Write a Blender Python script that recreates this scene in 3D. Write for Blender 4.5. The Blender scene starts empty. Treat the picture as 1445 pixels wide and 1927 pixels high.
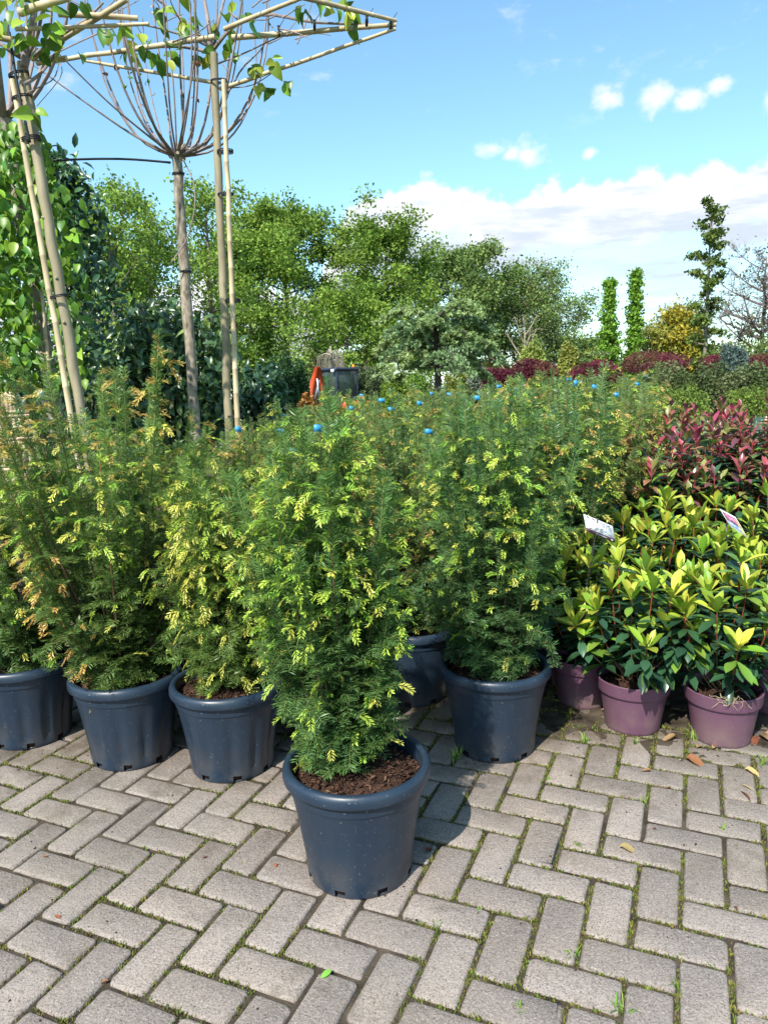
import bpy, math, random
import numpy as np
from mathutils import Matrix, Vector

# ------------------------------------------------------------------ camera, sky, sun
sc = bpy.context.scene
COL = sc.collection
FPX, PIT, ROL, YAW, CAMH, TX, TY = 1385.0, 0.171397, -0.025735, -0.403144, 1.287518, 0.260904, 1.38659
cp, sp, cr, sr = math.cos(PIT), math.sin(PIT), math.cos(ROL), math.sin(ROL)
cam_d = bpy.data.cameras.new('camera')
cam_d.sensor_fit = 'VERTICAL'; cam_d.sensor_height = 24.0; cam_d.lens = FPX / 1927.0 * 24.0
cam_d.clip_start = 0.05; cam_d.clip_end = 3000
cam = bpy.data.objects.new('camera', cam_d); COL.objects.link(cam)
rgt = (cr, sr * sp, sr * cp); upv = (-sr, cr * sp, cr * cp); bck = (0, -cp, sp)
cam.matrix_world = Matrix(((rgt[0], upv[0], bck[0], 0), (rgt[1], upv[1], bck[1], 0), (rgt[2], upv[2], bck[2], CAMH), (0, 0, 0, 1)))
sc.camera = cam

SUN_EL, SUN_AZ = math.radians(46), math.radians(-152)      # azimuth measured from +Y (view direction) towards +X
sun_vec = Vector((math.sin(SUN_AZ) * math.cos(SUN_EL), math.cos(SUN_AZ) * math.cos(SUN_EL), math.sin(SUN_EL)))
sl = bpy.data.lights.new('sun', 'SUN'); sl.energy = 4.3; sl.angle = math.radians(0.55); sl.color = (1.0, 0.95, 0.87)
so = bpy.data.objects.new('sun', sl); COL.objects.link(so)
so.rotation_euler = sun_vec.to_track_quat('Z', 'Y').to_euler()

sc.view_settings.view_transform = 'Standard'; sc.view_settings.look = 'None'
sc.view_settings.exposure = 0.80; sc.view_settings.gamma = 1.0; sc.view_settings.use_curve_mapping = False
sc.cycles.max_bounces = 5; sc.cycles.diffuse_bounces = 3; sc.cycles.glossy_bounces = 2
sc.cycles.transmission_bounces = 3; sc.cycles.transparent_max_bounces = 4
sc.cycles.use_denoising = True
sc.cycles.caustics_reflective = False; sc.cycles.caustics_refractive = False

world = bpy.data.worlds.new('World'); sc.world = world; world.use_nodes = True
def build_world():
    nt = world.node_tree; N = nt.nodes; L = nt.links
    N.clear()
    def nd(t, **k):
        n = N.new(t)
        for a, b in k.items(): setattr(n, a, b)
        return n
    def sock(v, s):
        if isinstance(v, (int, float)): s.default_value = v
        else: L.new(v, s)
    def m(op, a, b=None, c=None, clamp=False):
        n = nd('ShaderNodeMath', operation=op, use_clamp=clamp)
        for i, v in enumerate((a, b, c)):
            if v is not None: sock(v, n.inputs[i])
        return n.outputs[0]
    def mr(v, a, b, c=0.0, d=1.0, smooth=True):
        n = nd('ShaderNodeMapRange'); n.interpolation_type = 'SMOOTHSTEP' if smooth else 'LINEAR'
        sock(v, n.inputs[0])
        for i, x in enumerate((a, b, c, d)): sock(x, n.inputs[i + 1])
        return n.outputs[0]
    sky = nd('ShaderNodeTexSky'); sky.sky_type = 'NISHITA'; sky.sun_disc = False
    sky.sun_elevation = SUN_EL; sky.sun_rotation = SUN_AZ
    sky.air_density = 1.0; sky.dust_density = 0.6; sky.ozone_density = 1.2; sky.altitude = 10
    tint = nd('ShaderNodeMix', data_type='RGBA', blend_type='MULTIPLY'); tint.inputs[0].default_value = 1.0
    L.new(sky.outputs[0], tint.inputs[6]); tint.inputs[7].default_value = (0.84, 1.07, 1.05, 1)
    geo = nd('ShaderNodeTexCoord'); sep = nd('ShaderNodeSeparateXYZ'); L.new(geo.outputs['Generated'], sep.inputs[0])
    X, Y, Z = sep.outputs
    el = m('MULTIPLY', m('ARCSINE', Z), 57.2958); az = m('MULTIPLY', m('ARCTAN2', X, Y), 57.2958)
    def noise(sx, sy, scale, detail, seed, rough=0.55):
        cx = nd('ShaderNodeCombineXYZ'); L.new(m('MULTIPLY', az, sx), cx.inputs[0]); L.new(m('MULTIPLY', el, sy), cx.inputs[1]); cx.inputs[2].default_value = seed
        n = nd('ShaderNodeTexNoise'); n.inputs['Scale'].default_value = scale; n.inputs['Detail'].default_value = detail
        n.inputs['Roughness'].default_value = rough
        L.new(cx.outputs[0], n.inputs['Vector']); return n.outputs['Fac']
    n_f = noise(1, 1.25, 0.42, 6, 3.1, 0.6)
    n_b = noise(1, 0.6, 0.16, 5, 8.0)
    n_s = noise(0.30, 1.6, 0.55, 6, 5.0, 0.6)
    # a cumulus bank along the horizon, its ragged top about 13 degrees up, lower to the west
    top = mr(az, -6.0, -0.5, 7.5, 14.0)
    top = m('ADD', top, m('MULTIPLY', m('SUBTRACT', n_b, 0.5), 6.0))
    top = m('ADD', top, m('MULTIPLY', m('SUBTRACT', n_f, 0.5), 4.0))
    below = m('SUBTRACT', top, el)
    bank = mr(below, 0.0, 0.9)
    thin = mr(m('ADD', m('MULTIPLY', n_s, 1.0), m('MULTIPLY', mr(below, 1.5, 7.5), -0.34)), 0.06, 0.42)
    bank = m('MULTIPLY', bank, m('ADD', m('MULTIPLY', thin, 0.80), 0.20))
    # small fair-weather puffs
    puff = None
    for a, e, ra, re in ((8.6, 16.2, 1.5, .95), (11.0, 15.6, 1.5, 1.1), (9.9, 15.6, 1.1, .6), (16.2, 18.6, 1.2, 1.15), (19.5, 18.0, 1.25, 1.0),
                         (21.6, 17.6, 1.35, .75), (23.5, 18.3, .95, .7), (26.6, 16.8, .9, .8), (15.2, 15.3, .6, .4), (-38, 19, 2.4, 1.3), (44, 17, 2.2, 1.2), (36, 21, 1.4, .8)):
        d = m('SQRT', m('ADD', m('POWER', m('DIVIDE', m('SUBTRACT', az, a), ra), 2.0), m('POWER', m('DIVIDE', m('SUBTRACT', el, e), re), 2.0)))
        p = m('SUBTRACT', 1.0, d)
        puff = p if puff is None else m('MAXIMUM', puff, p)
    puff = m('ADD', puff, m('MULTIPLY', m('SUBTRACT', n_f, 0.5), 3.0))
    puff = m('MULTIPLY', mr(puff, 0.0, 0.95), 0.82)
    wis = noise(0.7, 1.5, 0.30, 7, 12.0, 0.62)
    wisp = m('MULTIPLY', m('MULTIPLY', mr(wis, 0.56, 0.78), mr(el, 15.0, 20.0)), 0.45)
    dens = m('MAXIMUM', m('MAXIMUM', bank, puff), wisp, clamp=True)
    # cloud colour: lit tops, greyer bellies
    body = mr(m('ADD', m('MULTIPLY', below, 0.11), m('MULTIPLY', m('SUBTRACT', n_s, 0.5), 2.2)), -0.05, 0.75)
    cc = nd('ShaderNodeMix', data_type='RGBA'); L.new(m('MULTIPLY', body, mr(bank, 0.0, .4)), cc.inputs[0])
    cc.inputs[6].default_value = (4.6, 4.65, 4.75, 1); cc.inputs[7].default_value = (3.0, 3.4, 3.9, 1)
    mx = nd('ShaderNodeMix', data_type='RGBA'); L.new(dens, mx.inputs[0]); L.new(tint.outputs[2], mx.inputs[6]); L.new(cc.outputs[2], mx.inputs[7])
    bg = nd('ShaderNodeBackground'); bg.inputs[1].default_value = 0.145; L.new(mx.outputs[2], bg.inputs[0])
    out = nd('ShaderNodeOutputWorld'); L.new(bg.outputs[0], out.inputs[0])
build_world()

# ------------------------------------------------------------------ pixel helpers (photo pixels give a direction only)
def ray(px, py):
    a = (px - 722.5) / FPX; b = (py - 963.5) / FPX
    X = cr * a + sr * b; Y = -sr * a + cr * b
    return np.array([X, cp - Y * sp, -sp - Y * cp])
def gnd(px, py, z=0.0):
    d = ray(px, py); t = (z - CAMH) / d[2]
    return d * t + np.array([0, 0, CAMH])
def at(px, py, Y):
    d = ray(px, py); return d * (Y / d[1]) + np.array([0, 0, CAMH])
def topix(p):
    p = np.asarray(p, float); x, y, z = p[..., 0], p[..., 1], p[..., 2] - CAMH
    Zc = y * cp - z * sp; Yc = -z * cp - y * sp
    return np.stack([722.5 + FPX * (cr * x - sr * Yc) / Zc, 963.5 + FPX * (sr * x + cr * Yc) / Zc], -1)

# ------------------------------------------------------------------ object helpers
def tag(o, label=None, cat=None, group=None, kind=None):
    if label: o['label'] = label
    if cat: o['category'] = cat
    if group: o['group'] = group
    if kind: o['kind'] = kind
    return o
def thing(name, label, cat, loc=(0, 0, 0), group=None, rz=0.0):
    o = bpy.data.objects.new(name, None); COL.objects.link(o); o.empty_display_size = 0.05
    o.location = loc; o.rotation_euler = (0, 0, rz)
    return tag(o, label, cat, group)
def mesh_np(name, V, F, mat=None, C=None, smooth=False):
    V = np.asarray(V, np.float32).reshape(-1, 3)
    me = bpy.data.meshes.new(name)
    me.vertices.add(len(V)); me.vertices.foreach_set('co', V.ravel())
    Fs = F if isinstance(F, list) else [F]
    Fs = [np.asarray(f, np.int32) for f in Fs if len(f)]
    loops = np.concatenate([f.ravel() for f in Fs]); tot = np.concatenate([np.full(len(f), f.shape[1], np.int32) for f in Fs])
    me.loops.add(len(loops)); me.loops.foreach_set('vertex_index', loops)
    me.polygons.add(len(tot)); st = np.zeros(len(tot), np.int32); st[1:] = np.cumsum(tot)[:-1]
    me.polygons.foreach_set('loop_start', st)
    if smooth: me.polygons.foreach_set('use_smooth', np.ones(len(tot), bool))
    if C is not None:
        at_ = me.color_attributes.new('Col', 'FLOAT_COLOR', 'POINT')
        c4 = np.ones((len(V), 4), np.float32); c4[:, :3] = C; at_.data.foreach_set('color', c4.ravel())
    if mat: me.materials.append(mat)
    me.update(calc_edges=True)
    return me
def link(name, me, parent=None, loc=None):
    o = bpy.data.objects.new(name, me); COL.objects.link(o)
    if parent is not None: o.parent = parent
    if loc is not None: o.location = loc
    return o
def rotz(P, a):
    c, s = math.cos(a), math.sin(a); P = np.asarray(P, float); Q = P.copy()
    Q[..., 0] = c * P[..., 0] - s * P[..., 1]; Q[..., 1] = s * P[..., 0] + c * P[..., 1]; return Q
def nrm(a):
    a = np.asarray(a, float); return a / np.maximum(np.linalg.norm(a, axis=-1, keepdims=True), 1e-9)

class G:
    """collects geometry for one mesh"""
    def __init__(s): s.V = []; s.Q = []; s.T = []; s.C = []; s.n = 0; s.big = []
    def add(s, V, Q=None, T=None, c=None):
        V = np.asarray(V, float).reshape(-1, 3)
        if Q is not None and len(Q): s.Q.append(np.asarray(Q, int) + s.n)
        if T is not None and len(T): s.T.append(np.asarray(T, int) + s.n)
        if c is not None:
            c = np.asarray(c, float); s.C.append(np.broadcast_to(c, (len(V), 3)) if c.ndim == 1 else c)
        s.V.append(V); s.n += len(V); return s
    def box(s, lo, hi, c=None, M=None):
        lo, hi = np.asarray(lo, float), np.asarray(hi, float)
        V = np.array([[(lo, hi)[i][0], (lo, hi)[j][1], (lo, hi)[k][2]] for k in (0, 1) for j in (0, 1) for i in (0, 1)])
        if M is not None: V = M(V)
        return s.add(V, [(0, 2, 3, 1), (4, 5, 7, 6), (0, 1, 5, 4), (2, 6, 7, 3), (0, 4, 6, 2), (1, 3, 7, 5)], c=c)
    def tube(s, P, R, n=6, c=None, cap=True):
        P = np.asarray(P, float); m = len(P); R = np.broadcast_to(np.asarray(R, float), (m,))
        T = np.gradient(P, axis=0); T = nrm(T)
        a = np.array([0, 0, 1.0]) if abs(T[0][2]) < .9 else np.array([1.0, 0, 0])
        N1 = []
        u = nrm(np.cross(T[0], a))
        for i in range(m):
            u = u - T[i] * np.dot(u, T[i]); u = nrm(u); N1.append(u)
        N1 = np.array(N1); N2 = np.cross(T, N1)
        an = np.arange(n) * 2 * math.pi / n
        V = P[:, None] + R[:, None, None] * (np.cos(an)[None, :, None] * N1[:, None] + np.sin(an)[None, :, None] * N2[:, None])
        Q = []
        for i in range(m - 1):
            for j in range(n):
                k = (j + 1) % n; Q.append((i * n + j, i * n + k, i * n + n + k, i * n + n + j))
        V = V.reshape(-1, 3); T3 = []
        if cap:
            V = np.vstack([V, P[:1], P[-1:]]); b = m * n
            for j in range(n):
                k = (j + 1) % n; T3 += [(b, k, j), (b + 1, (m - 1) * n + j, (m - 1) * n + k)]
        cc = None
        if c is not None: cc = np.asarray(c, float)
        return s.add(V, Q, T3, c=cc)
    def lathe(s, prof, n=48, c=None, rad=None, skip=None):
        prof = np.asarray(prof, float); an = np.arange(n) * 2 * math.pi / n
        V = np.stack([prof[:, 0][:, None] * np.cos(an), prof[:, 0][:, None] * np.sin(an), np.broadcast_to(prof[:, 1][:, None], (len(prof), n))], -1)
        if rad is not None:
            f = rad(prof[:, 1][:, None] + 0 * an[None], an[None] + 0 * prof[:, :1]); V[..., 0] *= f; V[..., 1] *= f
        Q = [(i * n + j, i * n + (j + 1) % n, (i + 1) * n + (j + 1) % n, (i + 1) * n + j) for i in range(len(prof) - 1) for j in range(n) if not (skip and skip(i, j))]
        return s.add(V.reshape(-1, 3), Q, c=c)
    def mesh(s, name, mat, smooth=False):
        F = []
        if s.Q: F.append(np.concatenate(s.Q))
        if s.T: F.append(np.concatenate(s.T))
        C = np.concatenate(s.C) if s.C and sum(len(x) for x in s.C) == s.n else None
        return mesh_np(name, np.concatenate(s.V), F, mat, C, smooth)
    def build(s, name, mat, parent=None, smooth=False, loc=None):
        return link(name, s.mesh(name, mat, smooth), parent, loc)
def smooth_angle(o, deg=40):
    me = o.data; me.polygons.foreach_set('use_smooth', np.ones(len(me.polygons), bool)); me.set_sharp_from_angle(angle=math.radians(deg))
    return o
def bez(a, b, c, n=10):
    t = np.linspace(0, 1, n)[:, None]; a, b, c = map(lambda v: np.asarray(v, float), (a, b, c))
    return (1 - t) ** 2 * a + 2 * t * (1 - t) * b + t * t * c

# ------------------------------------------------------------------ materials
def new_mat(name):
    m = bpy.data.materials.new(name); m.use_nodes = True; nt = m.node_tree
    return m, nt, nt.nodes['Principled BSDF'], nt.nodes['Material Output']
def leaf_mat(name, rough=0.5, transl=0.3, spec=0.35, base=None, var=0.25, objrand=False):
    """foliage: colour from the mesh (or a base colour varied per piece), a share of light passes through the blade"""
    m, nt, b, out = new_mat(name); L = nt.links
    if base is None or base == 'mesh':
        a = nt.nodes.new('ShaderNodeAttribute'); a.attribute_name = 'Col'; col = a.outputs['Color']
    else:
        r = nt.nodes.new('ShaderNodeRGB'); r.outputs[0].default_value = (*base, 1); col = r.outputs[0]
    if objrand:
        oi = nt.nodes.new('ShaderNodeObjectInfo'); hs = nt.nodes.new('ShaderNodeHueSaturation')
        mr = nt.nodes.new('ShaderNodeMapRange'); L.new(oi.outputs['Random'], mr.inputs[0]); mr.inputs[3].default_value = 1 - var; mr.inputs[4].default_value = 1 + var
        m2 = nt.nodes.new('ShaderNodeMath'); m2.operation = 'MULTIPLY'; L.new(oi.outputs['Random'], m2.inputs[0]); m2.inputs[1].default_value = 7.31
        m3 = nt.nodes.new('ShaderNodeMath'); m3.operation = 'FRACT'; L.new(m2.outputs[0], m3.inputs[0])
        m4 = nt.nodes.new('ShaderNodeMapRange'); L.new(m3.outputs[0], m4.inputs[0]); m4.inputs[3].default_value = 0.478; m4.inputs[4].default_value = 0.517
        L.new(m4.outputs[0], hs.inputs['Hue']); L.new(mr.outputs[0], hs.inputs['Value']); L.new(col, hs.inputs['Color']); col = hs.outputs[0]
    L.new(col, b.inputs['Base Color']); b.inputs['Roughness'].default_value = rough
    b.inputs['Specular IOR Level'].default_value = spec
    t = nt.nodes.new('ShaderNodeBsdfTranslucent'); L.new(col, t.inputs[0])
    mix = nt.nodes.new('ShaderNodeMixShader'); mix.inputs[0].default_value = transl
    L.new(b.outputs[0], mix.inputs[1]); L.new(t.outputs[0], mix.inputs[2]); L.new(mix.outputs[0], out.inputs[0])
    return m
def surf_mat(name, c1, c2, scale=8.0, rough=0.7, bump=0.2, bscale=None, detail=5, spec=0.4, stretch=(1, 1, 1), metal=0.0, dist=0.004):
    m, nt, b, out = new_mat(name); L = nt.links
    tc = nt.nodes.new('ShaderNodeTexCoord'); mp = nt.nodes.new('ShaderNodeMapping'); mp.inputs['Scale'].default_value = stretch
    L.new(tc.outputs['Object'], mp.inputs[0])
    n = nt.nodes.new('ShaderNodeTexNoise'); n.inputs['Scale'].default_value = scale; n.inputs['Detail'].default_value = detail
    L.new(mp.outputs[0], n.inputs['Vector'])
    r = nt.nodes.new('ShaderNodeMapRange'); L.new(n.outputs['Fac'], r.inputs[0]); r.inputs[1].default_value = .32; r.inputs[2].default_value = .68
    mx = nt.nodes.new('ShaderNodeMix'); mx.data_type = 'RGBA'; L.new(r.outputs[0], mx.inputs[0])
    mx.inputs[6].default_value = (*c1, 1); mx.inputs[7].default_value = (*c2, 1); L.new(mx.outputs[2], b.inputs['Base Color'])
    b.inputs['Roughness'].default_value = rough; b.inputs['Specular IOR Level'].default_value = spec; b.inputs['Metallic'].default_value = metal
    if bump:
        n2 = nt.nodes.new('ShaderNodeTexNoise'); n2.inputs['Scale'].default_value = bscale or scale * 4; n2.inputs['Detail'].default_value = 6
        L.new(mp.outputs[0], n2.inputs['Vector'])
        bp = nt.nodes.new('ShaderNodeBump'); bp.inputs['Strength'].default_value = bump; bp.inputs['Distance'].default_value = dist
        L.new(n2.outputs['Fac'], bp.inputs['Height']); L.new(bp.outputs[0], b.inputs['Normal'])
    return m
def col_mat(name, rough=0.9, spec=0.2):
    m, nt, b, out = new_mat(name)
    a = nt.nodes.new('ShaderNodeAttribute'); a.attribute_name = 'Col'; nt.links.new(a.outputs['Color'], b.inputs['Base Color'])
    b.inputs['Roughness'].default_value = rough; b.inputs['Specular IOR Level'].default_value = spec
    return m

def paver_mat():
    m, nt, b, out = new_mat('paver_concrete'); L = nt.links; N = nt.nodes
    geo = N.new('ShaderNodeNewGeometry'); oi = N.new('ShaderNodeObjectInfo')
    def noise(scale, detail=4, rough=.6):
        n = N.new('ShaderNodeTexNoise'); n.inputs['Scale'].default_value = scale; n.inputs['Detail'].default_value = detail; n.inputs['Roughness'].default_value = rough
        L.new(geo.outputs['Position'], n.inputs['Vector']); return n.outputs['Fac']
    def rng(v, a, b_, c=0, d=1):
        r = N.new('ShaderNodeMapRange'); L.new(v, r.inputs[0])
        for i, x in enumerate((a, b_, c, d)): r.inputs[i + 1].default_value = x
        return r.outputs[0]
    def mix(f, a, b_, mode='MIX'):
        x = N.new('ShaderNodeMix'); x.data_type = 'RGBA'; x.blend_type = mode
        if isinstance(f, float): x.inputs[0].default_value = f
        else: L.new(f, x.inputs[0])
        for i, v in ((6, a), (7, b_)):
            if isinstance(v, tuple): x.inputs[i].default_value = (*v, 1)
            else: L.new(v, x.inputs[i])
        return x.outputs[2]
    base = mix(rng(noise(3.2, 3), .35, .65), (0.305, 0.252, 0.214), (0.278, 0.240, 0.218))
    tone = N.new('ShaderNodeMapRange'); L.new(oi.outputs['Random'], tone.inputs[0]); tone.inputs[3].default_value = .84; tone.inputs[4].default_value = 1.13
    hs = N.new('ShaderNodeHueSaturation'); L.new(base, hs.inputs['Color']); L.new(tone.outputs[0], hs.inputs['Value'])
    v = N.new('ShaderNodeTexVoronoi'); v.inputs['Scale'].default_value = 420; L.new(geo.outputs['Position'], v.inputs['Vector'])
    sp_ = N.new('ShaderNodeSeparateColor'); L.new(v.outputs['Color'], sp_.inputs[0])
    c = mix(rng(sp_.outputs[0], .78, .98, 0, .65), hs.outputs[0], (0.44, 0.39, 0.33))
    c = mix(rng(sp_.outputs[1], .80, .97, 0, .8), c, (0.11, 0.095, 0.08))
    c = mix(rng(noise(190, 4), .32, .52, .62, 0.0), c, (0.10, 0.085, 0.07))
    # soil trodden into the surface, in blotches
    c = mix(rng(noise(7, 6, .65), .55, .74, 0, .62), c, (0.105, 0.085, 0.062))
    c = mix(rng(noise(1.3, 3, .5), .5, .7, 0, .35), c, (0.16, 0.145, 0.11))
    sy = N.new('ShaderNodeSeparateXYZ'); L.new(geo.outputs['Position'], sy.inputs[0])
    ad = N.new('ShaderNodeMath'); ad.operation = 'ADD'; L.new(sy.outputs[1], ad.inputs[0]); L.new(rng(noise(5, 6, .7), .3, .7, -.55, .55), ad.inputs[1])
    c = mix(rng(ad.outputs[0], 2.15, 2.85, 0, .8), c, (0.105, 0.082, 0.058))      # soil swept off the pots
    L.new(c, b.inputs['Base Color']); b.inputs['Roughness'].default_value = 0.93; b.inputs['Specular IOR Level'].default_value = .2
    bp = N.new('ShaderNodeBump'); bp.inputs['Strength'].default_value = 1.0; bp.inputs['Distance'].default_value = .0024
    h = N.new('ShaderNodeMath'); h.operation = 'ADD'; L.new(noise(170, 5), h.inputs[0]); L.new(rng(noise(38, 4), 0, 1, 0, 1.6), h.inputs[1])
    L.new(h.outputs[0], bp.inputs['Height']); L.new(bp.outputs[0], b.inputs['Normal'])
    return m

def pot_mat(name, c1, c2, dust, rough):
    m, nt, b, out = new_mat(name); L = nt.links; N = nt.nodes
    tc = N.new('ShaderNodeTexCoord')
    def noise(scale, detail, st=(1, 1, 1)):
        mp = N.new('ShaderNodeMapping'); mp.inputs['Scale'].default_value = st; L.new(tc.outputs['Object'], mp.inputs[0])
        n = N.new('ShaderNodeTexNoise'); n.inputs['Scale'].default_value = scale; n.inputs['Detail'].default_value = detail; L.new(mp.outputs[0], n.inputs['Vector']); return n.outputs['Fac']
    def rng(v, a, b_, c=0., d=1.):
        r = N.new('ShaderNodeMapRange'); L.new(v, r.inputs[0])
        for i, x in enumerate((a, b_, c, d)): r.inputs[i + 1].default_value = x
        return r.outputs[0]
    def mix(f, a, b_):
        x = N.new('ShaderNodeMix'); x.data_type = 'RGBA'; L.new(f, x.inputs[0])
        for i, v in ((6, a), (7, b_)):
            if isinstance(v, tuple): x.inputs[i].default_value = (*v, 1)
            else: L.new(v, x.inputs[i])
        return x.outputs[2]
    streak = noise(9, 5, (1, 1, .12))
    c = mix(rng(streak, .35, .65), c1, c2)
    sx = N.new('ShaderNodeSeparateXYZ'); L.new(tc.outputs['Object'], sx.inputs[0])
    low = rng(sx.outputs[2], .14, 0.0); ad = N.new('ShaderNodeMath'); ad.operation = 'MULTIPLY'; L.new(low, ad.inputs[0]); L.new(rng(noise(14, 6), .38, .68), ad.inputs[1])
    sc_ = N.new('ShaderNodeMath'); sc_.operation = 'MULTIPLY'; L.new(ad.outputs[0], sc_.inputs[0]); sc_.inputs[1].default_value = .6
    c = mix(sc_.outputs[0], c, dust)
    c = mix(rng(noise(160, 2), .68, .76, 0, .5), c, (.30, .29, .27))
    L.new(c, b.inputs['Base Color'])
    rr = rng(noise(11, 6), .3, .7, rough - .08, rough + .14); L.new(rr, b.inputs['Roughness'])
    bp = N.new('ShaderNodeBump'); bp.inputs['Strength'].default_value = .12; bp.inputs['Distance'].default_value = .003
    L.new(noise(30, 4, (1, 1, .3)), bp.inputs['Height']); L.new(bp.outputs[0], b.inputs['Normal'])
    return m

M = {}
M['paver'] = paver_mat()
M['pot'] = pot_mat('pot_blue_plastic', (0.014, 0.027, 0.047), (0.020, 0.036, 0.058), (0.085, 0.075, 0.065), .36)
M['purple'] = pot_mat('pot_purple_plastic', (0.125, 0.055, 0.095), (0.145, 0.070, 0.110), (0.22, 0.17, 0.12), .5)
M['soil'] = surf_mat('potting_soil', (0.030, 0.016, 0.011), (0.075, 0.040, 0.027), 40, .95, .8, 120, dist=.01, spec=.15)
M['chips'] = col_mat('bark_chips', .9, .15)
M['jointsoil'] = surf_mat('joint_soil', (0.030, 0.023, 0.016), (0.105, 0.083, 0.060), 14, .97, .9, 210, dist=.004, spec=.12)
M['moss'] = leaf_mat('moss', .8, .2, .15)
M['yew'] = leaf_mat('yew_needles', .40, .36, .40)
M['leaf'] = leaf_mat('broad_leaves', .42, .28, .4)
M['gloss'] = leaf_mat('glossy_leaves', .27, .22, .55)
M['far'] = leaf_mat('tree_leaves', .6, .36, .2)
M['wood'] = col_mat('bark_coloured', .85, .2)
M['bark'] = surf_mat('pale_bark', (0.12, 0.095, 0.07), (0.40, 0.345, 0.255), 48, .85, .6, 70, stretch=(1, 1, .45), dist=.004)
M['bark_g'] = surf_mat('smooth_bark', (0.20, 0.17, 0.105), (0.36, 0.31, 0.195), 16, .7, .35, 60, stretch=(1, 1, .3), dist=.003)
M['bamboo'] = surf_mat('bamboo_cane', (0.42, 0.32, 0.18), (0.60, 0.50, 0.32), 14, .5, .15, 60, stretch=(1, 1, .3))
M['twig'] = surf_mat('grey_twig', (0.20, 0.155, 0.14), (0.31, 0.24, 0.215), 30, .7, .2)
M['tie'] = surf_mat('black_rubber', (0.012, 0.013, 0.016), (0.022, 0.023, 0.027), 40, .55, .1)
M['tag'] = surf_mat('blue_tape', (0.03, 0.25, 0.52), (0.04, 0.30, 0.58), 30, .4, .1)
M['crate'] = surf_mat('crate_wood', (0.45, 0.33, 0.22), (0.62, 0.48, 0.34), 14, .8, .3, stretch=(1, 1, .2))
M['white'] = surf_mat('white_sheet', (0.70, 0.74, 0.78), (0.78, 0.80, 0.82), 3, .6, .05)
M['ground'] = surf_mat('ground_earth', (0.05, 0.07, 0.022), (0.10, 0.095, 0.05), 1.5, .97, .5, 8, dist=.05, spec=.1)

# leaves as single pieces: material per tint
for nm, c in dict(lime=(0.36, 0.46, 0.05), yellow=(0.55, 0.55, 0.07), mid=(0.17, 0.30, 0.045), dark=(0.042, 0.110, 0.052), deep=(0.030, 0.080, 0.046),
                  red=(0.36, 0.07, 0.09), bronze=(0.29, 0.15, 0.08), plum=(0.20, 0.08, 0.09), spring=(0.20, 0.36, 0.03), green=(0.085, 0.20, 0.025), olive=(0.25, 0.26, 0.08)).items():
    M['lf_' + nm] = leaf_mat('leaf_' + nm, .30 if nm in ('dark', 'deep', 'red', 'bronze', 'plum', 'olive', 'mid') else .4, .25, .5, base=c, var=.28, objrand=True)

# ------------------------------------------------------------------ ground and paving
def lattice(seed, n=64):
    return np.random.default_rng(seed).random((n, n))
def vnoise(x, y, scale, seed, octv=3):
    x = np.asarray(x, float); y = np.asarray(y, float); o = np.zeros(np.broadcast(x, y).shape); amp, tot = 1.0, 0.0
    for k in range(octv):
        g = lattice(seed + k); u, v = x * scale + 1000.3, y * scale + 1000.7
        i, j = np.floor(u).astype(int), np.floor(v).astype(int); a, b = u - i, v - j
        a = a * a * (3 - 2 * a); b = b * b * (3 - 2 * b); n = 64
        o += amp * ((g[i % n, j % n] * (1 - a) + g[(i + 1) % n, j % n] * a) * (1 - b) + (g[i % n, (j + 1) % n] * (1 - a) + g[(i + 1) % n, (j + 1) % n] * a) * b)
        tot += amp; amp *= .5; scale *= 2.1
    return o / tot
def sstep(a, b, x):
    t = np.clip((np.asarray(x, float) - a) / (b - a), 0, 1); return t * t * (3 - 2 * t)

g = G(); g.add([(-600, -80, -.07), (600, -80, -.07), (600, 900, -.07), (-600, 900, -.07)], [(0, 1, 2, 3)])
tag(g.build('ground', M['ground']), 'green and brown earth spreading to the horizon beyond the paving', 'ground', kind='structure')

def dirt_amount(x, y):
    n = vnoise(x, y, 3.2, 11, 3) - .5
    lim = 2.56 - .30 * sstep(.35, .9, x)
    n = n + .85 * (vnoise(x, y, 23, 15, 3) - .5)
    return sstep(-.02, .34, (y - lim) + .75 * n) * (0.52 + .48 * sstep(.3, .7, x))
def soil_z(x, y):
    d = dirt_amount(x, y)
    z = -0.0066 + .0024 * (vnoise(x, y, 26, 31, 2) - .5) * 2
    return z + d * (.003 + .0105 * vnoise(x, y, 9, 41, 3))
xs = np.concatenate([np.arange(-3.6, -1.7, .08), np.arange(-1.7, 2.2, .0135), np.arange(2.2, 4.01, .08)]); ys = np.concatenate([np.arange(.2, .9, .06), np.arange(.9, 3.3, .0135), np.arange(3.3, 12.0, .12)])
X, Y = np.meshgrid(xs, ys); Zs = soil_z(X, Y)
nx, ny = len(xs), len(ys); ii = np.arange((ny - 1) * (nx - 1)); ii = ii // (nx - 1) * nx + ii % (nx - 1)
paving = link('paving', mesh_np('paving', np.stack([X, Y, Zs], -1).reshape(-1, 3), np.stack([ii, ii + 1, ii + nx + 1, ii + nx], 1), M['jointsoil'], smooth=True))
tag(paving, 'herringbone concrete block paving with mossy soil-filled joints', 'paving', kind='structure')

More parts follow.
